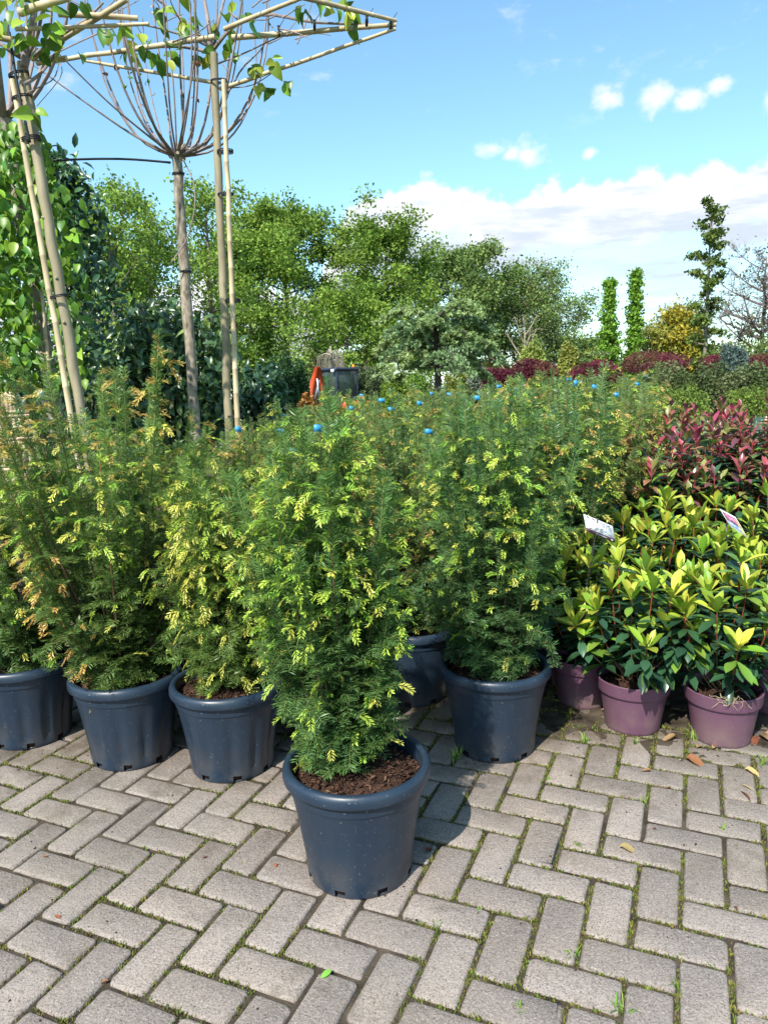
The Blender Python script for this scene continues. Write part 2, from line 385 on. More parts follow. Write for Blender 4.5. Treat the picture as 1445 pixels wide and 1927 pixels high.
PITCH = .106; BL, BW, BH = .2015, .0958, .055
def brick_mesh(k):
    r = np.random.default_rng(500 + k); a, b = BL / 2, BW / 2
    def ring(ins, z, cc):
        P = []
        for sx, sy in ((1, 1), (-1, 1), (-1, -1), (1, -1)):
            x, y = sx * (a - ins), sy * (b - ins); q = cc
            pts = [(x, y - sy * q, z), (x - sx * q * .3, y - sy * q * .3, z), (x - sx * q, y, z)]
            if sx * sy < 0: pts = pts[::-1]
            P += pts
        return np.array(P)
    cc = .010
    r0 = ring(0, -BH, cc); r1 = ring(0, -.0062, cc); r2 = ring(.0020, -.0022, cc); r3 = ring(.0062, 0, cc)
    j = r.normal(0, .0011, (12, 2)); 
    if k % 3 == 2: j[r.integers(0, 12)] -= np.sign(r1[r.integers(0, 12), :2]) * .006
    for q in (r1, r2, r3): q[:, :2] += j
    r3[:, 2] += r.normal(0, .0005, 12)
    V = np.vstack([r0, r1, r2, r3]); Q = [(l * 12 + i, l * 12 + (i + 1) % 12, l * 12 + 12 + (i + 1) % 12, l * 12 + 12 + i) for l in range(3) for i in range(12)]
    me = mesh_np('brick', V, [np.array(Q), np.arange(36, 48)[None]], M['paver'])
    return me
BM = [brick_mesh(k) for k in range(9)]
cY, sY = math.cos(YAW), math.sin(YAW)
bricks = []
for i in range(-60, 70):
    for j in range(-50, 80):
        k = (i - j) % 4
        if k == 0: u, v, a = i + 1.0, j + .5, 0
        elif k == 3: u, v, a = i + .5, j + 1.0, math.pi / 2
        else: continue
        x = (cY * u - sY * v) * PITCH + TX; y = (sY * u + cY * v) * PITCH + TY
        if -3.5 < x < 3.9 and .3 < y < 5.6:
            p = topix((x, y, 0)); vis = -60 < p[0] < 1505 and p[1] < 2010
            bricks.append((0 if vis else 1, math.hypot(x, y), x, y, a))
bricks.sort()
rb = random.Random(4)
gfar = G()
for n, (nv, d, x, y, a) in enumerate(bricks):
    dz = max(min(rb.gauss(0, .0009), .002), -.0012); rx, ry = rb.gauss(0, .005), rb.gauss(0, .0035); ra = YAW + a + rb.gauss(0, .008) + (math.pi if rb.random() < .5 else 0)
    if n < 300:
        o = link('brick', BM[rb.randrange(9)], paving, (x + rb.gauss(0, .0009), y + rb.gauss(0, .0009), dz)); o.rotation_euler = (rx, ry, ra)
    else:
        gfar.box((-BL / 2, -BW / 2, -BH), (BL / 2, BW / 2, dz), M=lambda V: rotz(V, ra) + np.array([x, y, 0]))
o = gfar.build('more_bricks', M['paver'], paving); o['kind'] = 'stuff'

# moss and tiny weeds growing in the joints
rm = np.random.default_rng(77); PT = []
for nv, d, x, y, a in bricks[:300]:
    n = 60; t = rm.uniform(-1, 1, n); s = rm.choice([-1, 1], n); lng = rm.random(n) < .67
    lx = np.where(lng, t * BL / 2, s * (BL / 2 + .005)); ly = np.where(lng, s * (BW / 2 + .005), t * BW / 2)
    P = rotz(np.stack([lx, ly, 0 * lx], -1), YAW + a) + np.array([x, y, 0]); PT.append(P)
PT = np.concatenate(PT); PT += rm.normal(0, .0025, PT.shape)
dens = vnoise(PT[:, 0], PT[:, 1], 4.2, 91, 3) + .10 * sstep(-.3, .7, PT[:, 0]) + .22 * (vnoise(PT[:, 0], PT[:, 1], 24, 95, 2) - .5)
keep = rm.random(len(PT)) < sstep(.37, .60, dens); PT = PT[keep]
PT[:, 2] = soil_z(PT[:, 0], PT[:, 1]) - .001
def blades(P, nb, h, w, cols, rng, spread=.006, lean=.8):
    n = len(P); P = np.repeat(P, nb, 0); m = len(P)
    P = P + np.concatenate([rng.normal(0, spread, (m, 2)), np.zeros((m, 1))], 1)
    an = rng.uniform(0, 2 * math.pi, m); hh = h * rng.uniform(.5, 1.4, m); le = rng.uniform(.1, lean, m)
    dr = np.stack([np.cos(an), np.sin(an), 0 * an], -1); pe = np.stack([-np.sin(an), np.cos(an), 0 * an], -1)
    w = (w * rng.uniform(.6, 1.3, m))[:, None]
    mid = P + dr * (hh * le * .4)[:, None] + np.array([0, 0, 1.0]) * (hh * .6)[:, None]
    tip = P + dr * (hh * le)[:, None] + np.array([0, 0, 1.0]) * (hh * (1.1 - .5 * le))[:, None]
    V = np.stack([P - pe * w * .7, P + pe * w * .7, mid + pe * w, mid - pe * w, tip], 1).reshape(-1, 3)
    k = np.arange(m) * 5; cols = np.asarray(cols); c = cols[rng.integers(0, len(cols), m)] * rng.uniform(.7, 1.3, (m, 1))
    return V, np.stack([k, k + 1, k + 2, k + 3], 1), np.stack([k + 3, k + 2, k + 4], 1), np.repeat(c, 5, 0)
mossc = [(.16, .12, .05), (.10, .085, .04), (.13, .15, .03), (.15, .18, .025), (.11, .18, .03), (.22, .21, .04), (.24, .18, .06), (.09, .14, .03), (.18, .26, .035)]
g = G(); V, Q, T, C = blades(PT, 5, .0084, .0014, mossc, rm, .0046); g.add(V, Q, T, C)
o = g.build('moss', M['moss']); tag(o, 'green and olive moss growing along the paving joints', 'moss', kind='stuff')

# grass weeds in the joints, each a thing
weedc = [(.12, .26, .04), (.18, .30, .05), (.26, .32, .08)]
def weed(px, py, nb, h, label):
    p = gnd(px, py); r = np.random.default_rng(int(px)); g = G()
    V, Q, T, C = blades(np.zeros((1, 3)), nb, h, .0017, weedc, r, .006, 1.3); g.add(V, Q, T, C)
    t = g.build('weed_tuft', M['moss'], loc=(p[0], p[1], float(soil_z(p[0], p[1])) - .002)); tag(t, label, 'weed', 'weeds growing between the paving blocks')
W1 = 'tiny tuft of green grass growing in a paving joint'
weed(857, 1428, 26, .05, 'bushy green weed tuft beside the base of the blue pot nearest the purple pots')
weed(1100, 1395, 22, .035, 'leafy weed in the dirt in front of the gap between the blue and purple pots')
weed(1305, 1392, 30, .05, 'grass clump growing between the two purple pots standing furthest forward')
for px, py, nb, h in ((1196, 1400, 14, .03), (1030, 1470, 14, .022), (1212, 1506, 18, .02), (1432, 1440, 22, .045), (1080, 1795, 16, .02), (720 + 200 / 2, 1740, 14, .018),
                      (620, 1460, 10, .012), (905, 1715, 14, .018), (1170, 1900, 18, .025), (1270, 1850, 14, .02), (1085, 1590, 14, .02), (450, 1815, 12, .012), (1360, 1560, 14, .02), (975, 1895, 14, .02)):
    weed(px, py, nb, h, W1)

# ------------------------------------------------------------------ pots
def pot_profile(h=.315, rb_=.140, rt=.176, rim=.196):
    return [(rb_ - .012, .004), (rb_ - .003, .0005), (rb_, .004), (rb_ + .0012, .010), (rb_ + .003, .024), (rb_ + .10 * (rt - rb_), .05), (rb_ + .35 * (rt - rb_), .11), (rb_ + .65 * (rt - rb_), .18),
            (rt - .001, h - .072), (rt + .0005, h - .066), (rt + .0035, h - .0645), (rt + .0045, h - .060), (rt + .006, h - .034)]
def rim_profile(h, rt, rim):
    return [(rt + .0055, h - .034), (rim - .004, h - .035), (rim - .001, h - .033), (rim, h - .029), (rim - .0005, h - .014), (rim - .004, h - .005), (rim - .010, h - .0008), (rim - .016, h),
            (rim - .022, h - .003), (rim - .0245, h - .010), (rim - .026, h - .05), (rim - .030, h - .09)]
POTS = {}
def make_blue_pot(root, flute, rz, h=.315, shared=False):
    if shared and POTS:
        pot = link('pot', POTS['pot'], root); pot.rotation_euler = (0, 0, rz); link('rim', POTS['rim'], pot); link('root_ball', POTS['ball'], pot); return pot
    n = 96; notch = [(k * 12 + d) % n for k in range(8) for d in (0, 1, 2)]
    def rad(z, a):
        f = np.ones_like(a)
        if flute:
            k = np.clip((np.cos(a * 12) - .15) / .85, 0, 1) ** .6; f -= .05 * k * sstep(.235, .13, z) * sstep(.0, .05, z)
        return f * (1 + .0025 * np.sin(3 * a + rz * 7))
    g = G(); g.lathe(pot_profile(h), n, rad=rad, skip=lambda i, j: i in (2, 3) and j in notch)
    pot = g.build('pot', M['pot'], root); smooth_angle(pot, 35); pot.rotation_euler = (0, 0, rz)
    g = G(); g.lathe(rim_profile(h, .176, .196), n, rad=lambda z, a: 1 + .003 * np.sin(2 * a + rz * 3)); r = g.build('rim', M['pot'], pot); smooth_angle(r, 50)
    g = G(); g.lathe([(.128, .006), (.1315, .007), (.136, .06), (.0, .06)], 32); rb2 = g.build('root_ball', M['soil'], pot)
    if shared: POTS.update(pot=pot.data, rim=r.data, ball=rb2.data)
    return pot
def make_soil(root, rng, r, z, bump=.012, nchips=260, tint=1.0):
    n, m = 40, 9; an = np.arange(n) * 2 * math.pi / n; rr = np.linspace(.02, 1, m) * r
    V = [(0, 0, z + .02)]
    for q in rr:
        for a in an: V.append((q * math.cos(a), q * math.sin(a), z + .022 * (1 - (q / r) ** 2) + bump * (rng.random() - .5)))
    Q = [(1 + i * n + j, 1 + i * n + (j + 1) % n, 1 + (i + 1) * n + (j + 1) % n, 1 + (i + 1) * n + j) for i in range(m - 1) for j in range(n)]
    T = [(0, 1 + j, 1 + (j + 1) % n) for j in range(n)]
    g = G(); g.add(V, Q, T); s = g.build('soil', M['soil'], root)
    # bark fibres and crumbs
    k = nchips; q = np.sqrt(rng.random(k)) * r * .96; a = rng.uniform(0, 2 * math.pi, k)
    P = np.stack([q * np.cos(a), q * np.sin(a), z + .024 * (1 - (q / r) ** 2) + rng.uniform(-.002, .008, k)], -1)
    d = nrm(rng.normal(0, 1, (k, 3)) * (1, 1, .35)); L = rng.uniform(.004, .016, k)[:, None]; u = nrm(np.cross(d, rng.normal(0, 1, (k, 3)))); w = L * rng.uniform(.12, .45, (k, 1)); v = np.cross(d, u) * w * .5
    A = [P - d * L, P + u * w, P + d * L, P - u * w, P + v, P - v]
    V = np.stack(A, 1).reshape(-1, 3); b = np.arange(k)[:, None] * 6
    T = np.concatenate([b + np.array(t) for t in ((0, 1, 4), (1, 2, 4), (2, 3, 4), (3, 0, 4), (1, 0, 5), (2, 1, 5), (3, 2, 5), (0, 3, 5))])
    cl = np.array([(.06, .03, .02), (.10, .055, .035), (.035, .02, .014), (.15, .09, .055)]); C = np.repeat(cl[rng.choice(4, k, p=[.4, .28, .26, .06])] * rng.uniform(.6, 1.3, (k, 1)), 6, 0) * tint
    g = G(); g.add(V, None, T, C); o = g.build('bark_chips', M['chips'], s); o['kind'] = 'stuff'
    return s

# ------------------------------------------------------------------ yews
UP = np.array([0, 0, 1.0])
def needle_quads(P0, D, Nn, L, spacing, nl, nw, col, rng, fwd=.5, droop=.0, cvar=.22, lift=.2):
    """two ranks of flat needles along each shoot; all arrays per shoot"""
    K = np.maximum((L / spacing).astype(int), 3); idx = np.repeat(np.arange(len(P0)), K)
    st = np.concatenate([[0], np.cumsum(K)[:-1]]); k = np.arange(len(idx)) - np.repeat(st, K)
    t = (k + .5) / K[idx]; out = []
    pos = P0[idx] + D[idx] * (t * L[idx])[:, None] - UP * (droop * L[idx] * t * t)[:, None]
    dd = nrm(D[idx] - UP * (2 * droop * t)[:, None]); side = nrm(np.cross(dd, Nn[idx])); nn = np.cross(side, dd)
    for sg in (-1, 1):
        m = len(idx); ln = nl * (.62 + .38 * np.sin(np.pi * np.clip(t * .9 + .08, 0, 1))) * rng.uniform(.8, 1.2, m)
        f = fwd * rng.uniform(.6, 1.4, m)
        nd = nrm(side * sg + dd * f[:, None] + nn * (lift * rng.normal(.4, .8, m))[:, None])
        wv = np.cross(nd, nn); wv = nrm(wv + nn * rng.normal(0, .35, (m, 1))) * (nw * .5)
        p = pos + dd * rng.uniform(-.3, .3, (m, 1)) * spacing
        tip = p + nd * ln[:, None] - nn * (ln * .12)[:, None]; mid = p + nd * (ln * .55)[:, None]
        V = np.stack([p, mid + wv, tip, mid - wv], 1)
        c = (col[idx] if col.ndim == 2 else np.broadcast_to(col, (m, 3))) * rng.uniform(1 - cvar, 1 + cvar, (m, 1))
        out.append((V, c))
    V = np.concatenate([o[0] for o in out]); C = np.concatenate([o[1] for o in out])
    return V.reshape(-1, 3), np.repeat(C, 4, 0)
def yew_geo(seed, H, env, nst, nlow, lean=(0, 0), sp1=.024, L1=.095, nl=.0255, nw=.0034, spacing=.0050, old=(.036, .090, .040), tips=(((.34, .46, .05), 1.0),), pnew=.55, newl=.034, tipfn=None, leaders=4, leader_add=.1, stemc=(.16, .085, .04), droopn=.5, ztop=.3):
    rng = np.random.default_rng(seed); S = []
    lean = np.array([lean[0], lean[1], 0.0])
    for i in range(nst + nlow):
        th = i * 2.39996 + rng.normal(0, .25)
        if i < nst: zt = H * (ztop + (.97 - ztop) * rng.random() ** .7)
        else: zt = H * rng.uniform(.09, .34)
        r = env(zt / H) * (rng.random() ** .5 if i < nst else rng.uniform(.75, 1.05))
        tip = np.array([r * math.cos(th), r * math.sin(th), zt]) + lean * (zt / H)
        b = np.array([rng.normal(0, .018), rng.normal(0, .018), -.02])
        c = np.array([tip[0] * .62, tip[1] * .62, zt * (.38 if i < nst else .9) + (0 if i < nst else .05)])
        if i < leaders: tip = tip + np.array([tip[0] * .15, tip[1] * .15, leader_add * rng.uniform(.4, 1.0)])
        S.append(bez(b, c, tip, 14))
    P0, D, Ls, ax = [], [], [], []
    sh_P, sh_D, sh_L = [], [], []
    for q, P in enumerate(S):
        seg = np.linalg.norm(np.diff(P, axis=0), axis=1); cum = np.concatenate([[0], np.cumsum(seg)]); tot = cum[-1]
        n = max(int((tot - .05) / sp1), 2); s = (.05 + (tot - .05) * (np.arange(n) + rng.random(n)) / n)
        pos = np.stack([np.interp(s, cum, P[:, k]) for k in range(3)], -1); f = s / tot
        e = .01; T = nrm(np.stack([np.interp(np.minimum(s + e, tot), cum, P[:, k]) - np.interp(s - e, cum, P[:, k]) for k in range(3)], -1))
        outw = pos - (np.array([0, 0, 1]) * pos[:, 2:3] + lean * (pos[:, 2:3] / H)); outw = nrm(outw + 1e-4)
        sd = rng.normal(0, 1, (n, 3)) + outw * .75; sd -= T * (sd * T).sum(1, keepdims=True); sd = nrm(sd)
        d = nrm(T * rng.uniform(.35, .8, (n, 1)) + sd * .85 + UP * .10)
        L = L1 * rng.uniform(.45, 1.35, n) * (1 - .45 * f)
        P0.append(pos); D.append(d); Ls.append(L)
        # the leader itself carries needles in its upper half
        for a in range(7, 13): sh_P.append(P[a]); sh_D.append(nrm(P[a + 1] - P[a])); sh_L.append(np.linalg.norm(P[a + 1] - P[a]))
        if q < nst: sh_P.append(P[-1]); sh_D.append(nrm(P[-1] - P[-2])); sh_L.append(.04)
    P0 = np.concatenate(P0); D = np.concatenate(D); Ls = np.concatenate(Ls)
    N1 = UP - D * D[:, 2:3]; N1 = nrm(N1 + rng.normal(0, .28, D.shape)); 
    B = nrm(np.cross(D, N1)); p2, d2, l2 = [], [], []
    for t, sg in ((.28, 1), (.42, -1), (.58, 1), (.74, -1)):
        m = Ls * rng.uniform(.7, 1.2, len(Ls)) > .05 + .02 * t
        p2.append((P0 + D * (Ls * t)[:, None] - UP * (.22 * Ls * t * t)[:, None])[m]); d2.append(nrm(D * .75 + sg * B * .75 - UP * .12)[m]); l2.append((Ls * rng.uniform(.35, .6, len(Ls)))[m])
    aP = np.concatenate([P0] + p2); aD = np.concatenate([D] + d2); aL = np.concatenate([Ls] + l2)
    aN = UP - aD * aD[:, 2:3]; aN = nrm(aN + rng.normal(0, .3, aD.shape))
    oldc = np.array(old); sc_ = oldc * rng.uniform(.75, 1.3, (len(aP), 1)) * np.array([1, 1, 1]) + np.array([.012, .014, -.004]) * rng.random((len(aP), 1))
    hk = (sstep(.25, 1.0, aP[:, 2] / H) * rng.uniform(.2, 1.0, len(aP)))[:, None]; sc_ = sc_ * (1 - hk) + np.array([.21, .34, .065]) * rng.uniform(.8, 1.15, (len(aP), 1)) * hk
    g = G()
    V, C = needle_quads(aP, aD, aN, aL, spacing, nl, nw, sc_, rng, droop=.22); m = len(V) // 4
    Q = np.arange(m * 4).reshape(-1, 4); g.add(V, Q, c=C)
    sP, sD, sL = np.array(sh_P * 2), np.array(sh_D * 2), np.array(sh_L * 2); sN = nrm(np.cross(sD, rng.normal(0, 1, sD.shape)))
    V, C = needle_quads(sP, sD, sN, sL, spacing * .9, nl * 1.05, nw, np.tile(oldc * 1.35 + np.array([.02, .03, 0]), (len(sP), 1)), rng, fwd=.6); g.add(V, np.arange(len(V)).reshape(-1, 4), c=C)
    # soft new growth at the shoot ends
    tipP = aP + aD * aL[:, None] - UP * (.22 * aL)[:, None]
    tipP = np.concatenate([tipP, np.array([P[-1] for P in S[:nst]]), np.array([P[-2] for P in S[:nst]]), np.array([P[-3] for P in S[:nst]])])
    tipD = np.concatenate([aD, np.array([nrm(P[-1] - P[-2]) for P in S[:nst]]), nrm(np.array([P[-1] - P[-2] for P in S[:nst]]) + rng.normal(0, .05, (nst, 3))), nrm(np.array([P[-1] - P[-2] for P in S[:nst]]) + rng.normal(0, .05, (nst, 3)))])
    rad = np.hypot(tipP[:, 0] - lean[0] * tipP[:, 2] / H, tipP[:, 1] - lean[1] * tipP[:, 2] / H); hz = np.clip(tipP[:, 2] / H, 0, 1.05)
    ev = np.array([env(min(h, 1.0)) for h in hz]) + 1e-3
    pr = pnew * sstep(.45, 1.0, rad / ev + .35 * hz) * (.10 + .90 * sstep(.15, .70, hz))
    if tipfn: pr, tc = tipfn(tipP, pr, rng)
    else: tc = None
    sel = rng.random(len(tipP)) < pr
    tp, td = tipP[sel], tipD[sel]; n = len(tp)
    if tc is None:
        w = np.array([t[1] for t in tips]); ci = rng.choice(len(tips), n, p=w / w.sum()); tcol = np.array([t[0] for t in tips])[ci]
    else: tcol = tc[sel]
    tcol = tcol * rng.uniform(.75, 1.2, (n, 1)); td = nrm(td + rng.normal(0, .22, (n, 3)) - UP * rng.uniform(0, .35, (n, 1)))
    tl = newl * rng.uniform(.5, 1.3, n); tn = nrm(UP - td * td[:, 2:3] + rng.normal(0, .4, (n, 3)))
    V, C = needle_quads(tp - td * .006, td, tn, tl, spacing * .8, nl * .66, nw * .95, tcol, rng, fwd=1.25, droop=droopn, lift=.35); g.add(V, np.arange(len(V)).reshape(-1, 4), c=C)
    # stems and twigs
    w = G()
    for q, P in enumerate(S):
        R = np.linspace(.0058 if q < nst else .0042, .0012, len(P)) * rng.uniform(.8, 1.2); f = np.linspace(0, 1, len(P))[:, None] ** 2
        cs = np.array([.075, .05, .035]) * (1 - f) + (np.array(stemc) if rng.random() < .3 else np.array([.13, .16, .05])) * rng.uniform(.8, 1.2) * f
        n = 5; w.tube(P, R, n, c=np.vstack([np.repeat(cs, n, 0), cs[:1], cs[-1:]]))
    A = aP; Bp = aP + aD * (aL * .55)[:, None] - UP * (.0665 * aL)[:, None]; Cp = aP + aD * aL[:, None] - UP * (.22 * aL)[:, None]
    s1 = nrm(np.cross(aD, aN)) * .0009; s2 = aN * .0009
    for s_ in (s1,):
        V = np.stack([A - s_, A + s_, Bp + s_ * .8, Bp - s_ * .8, Cp + s_ * .4, Cp - s_ * .4], 1).reshape(-1, 3); k = np.arange(len(A)) * 6
        w.add(V, np.concatenate([np.stack([k, k + 1, k + 2, k + 3], 1), np.stack([k + 3, k + 2, k + 4, k + 5], 1)]), c=np.array([.16, .19, .05]))
    top = max(S[:nst], key=lambda P: P[-1][2] if np.hypot(P[-1][0], P[-1][1]) < 10 else 0)
    return g.mesh('foliage', M['yew']), w.mesh('branches', M['wood']), S
def env_pts(*pts):
    zs = [p[0] for p in pts]; rs = [p[1] for p in pts]
    return lambda t: float(np.interp(t, zs, rs))
def tag_part(root, P, rng):
    """strip of blue tape wrapped round a leader"""
    g = G(); w, h = rng.uniform(.010, .019), rng.uniform(.014, .022); a = rng.uniform(-.6, .6)
    V = np.array([(-w, 0, -h / 2), (-w, 0, h / 2), (-.2 * w, -.004, -h / 2), (-.2 * w, -.004, h / 2), (.3 * w, -.001, -h / 2 - .002), (.3 * w, -.001, h / 2 - .002), (w, .005, -h / 2 - .004), (w, .005, h / 2 - .003)])
    V2 = V + np.array([0, .0016, 0]); V = rotz(np.vstack([V, V2]), a) + P
    Q = [(0, 2, 3, 1), (2, 4, 5, 3), (4, 6, 7, 5), (8, 9, 11, 10), (10, 11, 13, 12), (12, 13, 15, 14), (0, 1, 9, 8), (6, 14, 15, 7)] + [(a_, b_, b_ + 8, a_ + 8) for a_, b_ in ((2, 0), (4, 2), (6, 4), (1, 3), (3, 5), (5, 7))]
    g.add(V, Q); g.build('blue_tag', M['tag'], root)

GY = 'potted yews standing in rows on the paving'
LIME, YEL, ORA, BRN, GRN = (.46, .62, .08), (.70, .69, .13), (.72, .46, .13), (.44, .31, .10), (.28, .50, .06)
def potted_yew(label, c, foliage, branches, rng, flute=False, rz=0.0, frot=0.0, fs=(1, 1, 1), full=True):
    t = thing('potted_yew', label, 'yew', (c[0], c[1], 0.0), GY)
    make_blue_pot(t, flute, rz, shared=not full); make_soil(t, rng, .171, .270, nchips=900 if full else 60)
    o = link('foliage', foliage, t, (0, 0, .275)); o['kind'] = 'stuff'; o.rotation_euler = (0, 0, frot); o.scale = fs
    b = link('branches', branches, t, (0, 0, .275)); b.rotation_euler = (0, 0, frot); b.scale = fs
    return t
def pot_base(px, py, r=.14):
    p = gnd(px, py)[:2]; return p + r * p / np.linalg.norm(p)

# 1: the yew pulled out in front
c = pot_base(680, 1695); rr = np.random.default_rng(1)
F, Bm, S = yew_geo(1, .985, env_pts((0, .07), (.12, .14), (.3, .205), (.5, .225), (.75, .21), (.92, .155), (1, .08)), 42, 8, lean=(-.075, .0), tips=((LIME, .7), (YEL, .2), (GRN, .3)), pnew=.85, sp1=.025, ztop=.36, leader_add=.09, old=(.084, .172, .052))
t = potted_yew('bushy dark green yew with lime tips, standing alone in front of the row', c, F, Bm, rr, False, .35)
for o in t.children:
    if o.name.startswith(('foliage', 'branches')): o.location = (-.02, .045, .275)
tag_part(t, np.array((-.06, -.05, 1.19)), rr)
# 2: broad yew with orange tips
def tip2(P, pr, rng):
    n = len(P); base = np.array([LIME, YEL, GRN])[rng.choice(3, n, p=[.4, .4, .2])]
    lowl = sstep(.05, -.12, P[:, 0]) * sstep(.62, .40, P[:, 2]); hi = sstep(.70, .95, P[:, 2])
    k = rng.random(n)
    o = (k < lowl * .75)[:, None]; h = (k < hi * .85)[:, None]
    return np.clip(pr * (1 + .8 * lowl + .8 * hi), 0, 1), np.where(o, np.array(ORA), np.where(h, np.array((.60, .43, .11)), base))
c = pot_base(255, 1450)
F, Bm, S = yew_geo(2, 1.10, env_pts((0, .08), (.12, .22), (.3, .32), (.6, .36), (.85, .36), (1, .30)), 38, 12, lean=(-.06, 0), tipfn=tip2, pnew=.85, leaders=9, leader_add=.24, sp1=.026, newl=.042, old=(.105, .180, .048), stemc=(.24, .10, .04))
potted_yew('broad yew with orange and golden tips and long shoots, in a fluted blue pot', c, F, Bm, np.random.default_rng(2), True, .1)
# 3: narrow yellow tipped yew
c = pot_base(442, 1474)
F, Bm, S = yew_geo(3, .86, env_pts((0, .09), (.1, .18), (.35, .225), (.6, .20), (.85, .16), (1, .10)), 30, 14, tips=((YEL, .65), (LIME, .35)), pnew=1.7, newl=.034, sp1=.026, old=(.108, .185, .046), droopn=.8)
t = potted_yew('upright yew thickly covered in drooping yellow tips, in a fluted blue pot', c, F, Bm, np.random.default_rng(3), True, .2)
tag_part(t, np.array((.09, -.02, 1.16)), rr)
# 4: yew beside the purple pots
c = pot_base(930, 1438)
F, Bm, S = yew_geo(4, .99, env_pts((0, .08), (.12, .21), (.3, .29), (.55, .29), (.8, .24), (1, .15)), 38, 14, lean=(-.03, .0), tips=((LIME, .5), (YEL, .25), (GRN, .4)), pnew=.7, sp1=.026, old=(.070, .152, .056), stemc=(.12, .13, .05))
t = potted_yew('dense dark green yew in a smooth blue pot beside the purple pots', c, F, Bm, np.random.default_rng(4), False, .55)
# 5: yew cut by the edge of the picture
c = pot_base(66, 1409)
F, Bm, S = yew_geo(5, .84, env_pts((0, .15), (.12, .24), (.3, .28), (.6, .28), (.85, .25), (1, .2)), 32, 12, tips=((LIME, .5), (YEL, .4), (GRN, .2)), pnew=.85, sp1=.028, old=(.092, .17, .05))
potted_yew('yellow-green tipped yew in a fluted blue pot at the open end of the row', c, F, Bm, np.random.default_rng(5), True, .3)
# rows behind share three crowns
BK = []
for k, (tips, old) in enumerate(((((LIME, .4), (YEL, .3), (ORA, .3), (BRN, .35)), (.11, .17, .06)), (((GRN, .3), (LIME, .3), ((.40, .28, .06), .4), (BRN, .4)), (.12, .165, .06)), (((YEL, .5), (LIME, .3), (ORA, .25)), (.085, .17, .065)))):
    BK.append(yew_geo(20 + k, .98, env_pts((0, .13), (.15, .22), (.4, .26), (.7, .27), (.9, .24), (1, .16)), 30, 6, tips=tips, pnew=.95, sp1=.034, L1=.105, nl=.028, nw=.0042, spacing=.0074, old=old, leaders=6, leader_add=.08, ztop=.45)[:2])
ry = np.random.default_rng(9)
def back_yew(x, y, k, s, label, tagged=True, tx=0.0):
    t = potted_yew(label, (x, y), BK[k][0], BK[k][1], ry, False, float(ry.uniform(0, 6)), float(ry.uniform(0, 6.28)), (s * ry.uniform(.92, 1.08), s * ry.uniform(.92, 1.08), s), False)
    if tagged: tag_part(t, np.array((tx + ry.uniform(-.10, .10), ry.uniform(-.20, -.10),   .275 + .98 * s * ry.uniform(.90, .985))), ry)
    return t
back_yew(.10, 2.93, 0, .90, 'yew in the shaded blue pot half hidden behind the front yew', True)
back_yew(.80, 3.22, 2, 1.06, 'tall dark yew with golden tips rising behind the lime-leaved shrubs', True)
back_yew(-.22, 2.62, 0, .90, 'yew with brown-green tips squeezed in behind the front yew and the yellow-tipped yew', True)
LB = ['yew with mixed orange and lime tips in the packed rows behind the front yews', 'yew with brownish green tips in the packed rows behind the front yews', 'yew with pale yellow tips in the packed rows behind the front yews']
for x, y, k, s, tg in ((-1.12, 3.02, 2, .93, False), (-.70, 2.98, 0, .86, False), (.42, 3.12, 1, 1.0, True), (-.38, 3.22, 1, .92, True), (.02, 3.42, 2, .98, True), (1.08, 3.72, 1, 1.06, True), (.62, 3.62, 0, 1.02, True),
                       (.24, 3.82, 1, .98, True), (-.22, 3.78, 0, .96, True), (-.62, 3.62, 1, .90, False), (.90, 4.15, 2, 1.04, True), (1.32, 4.2, 0, 1.04, True), (.5, 4.25, 1, 1.0, True), (.02, 4.32, 0, .98, True), (-.45, 4.3, 2, .93, True),
                       (1.55, 4.8, 1, 1.06, True), (1.12, 4.75, 0, 1.05, True), (.7, 4.82, 2, 1.03, True), (.28, 4.85, 1, 1.0, True), (-.2, 4.9, 0, .98, True), (-.62, 5.0, 1, .93, True), (1.85, 5.4, 0, 1.08, True), (1.4, 5.42, 1, 1.07, True), (.95, 5.45, 0, 1.05, True),
                       (.45, 5.5, 2, 1.02, True), (-.1, 5.55, 1, 1.0, True)):
    back_yew(x, y, k, s, LB[k], tg)

# ------------------------------------------------------------------ broad leaves
def leaf_template(n=5, w=.30, fold=.18, curl=.25, peak=.55, wave=0.0):
    """blade along +Y, one unit long, folded on its midrib"""
    t = np.linspace(0, 1, n); e = math.log(.5) / math.log(peak); prof = np.sin(np.pi * t ** e) ** .8 * w / 2 + .012; prof[0] = .018; prof[-1] = .004
    V = []
    for i, s in enumerate(t):
        z = -curl * s * s + wave * math.sin(s * 9)
        y = s * (1 - .12 * curl)
        V += [(-prof[i], y, z + fold * prof[i] * 2), (0, y, z), (prof[i], y, z + fold * prof[i] * 2 - wave * .6)]
    Q = [(i * 3 + k, i * 3 + k + 1, i * 3 + 4 + k, i * 3 + 3 + k) for i in range(n - 1) for k in (0, 1)]
    return np.array(V), np.array(Q)
def basis(d, up):
    d = nrm(d); x = nrm(np.cross(d, up)); z = np.cross(x, d); return x, d, z
def leaves_joined(g, tmpl, P, D, U, L, C):
    V0, Q0 = tmpl; x, y, z = basis(D, U); k = len(P)
    V = P[:, None] + L[:, None, None] * (V0[None, :, 0:1] * x[:, None] + V0[None, :, 1:2] * y[:, None] + V0[None, :, 2:3] * z[:, None])
    n = len(V0); Q = (np.arange(k)[:, None, None] * n + Q0[None]).reshape(-1, 4)
    g.add(V.reshape(-1, 3), Q, c=np.repeat(C, n, 0))
LEAFMESH = {}
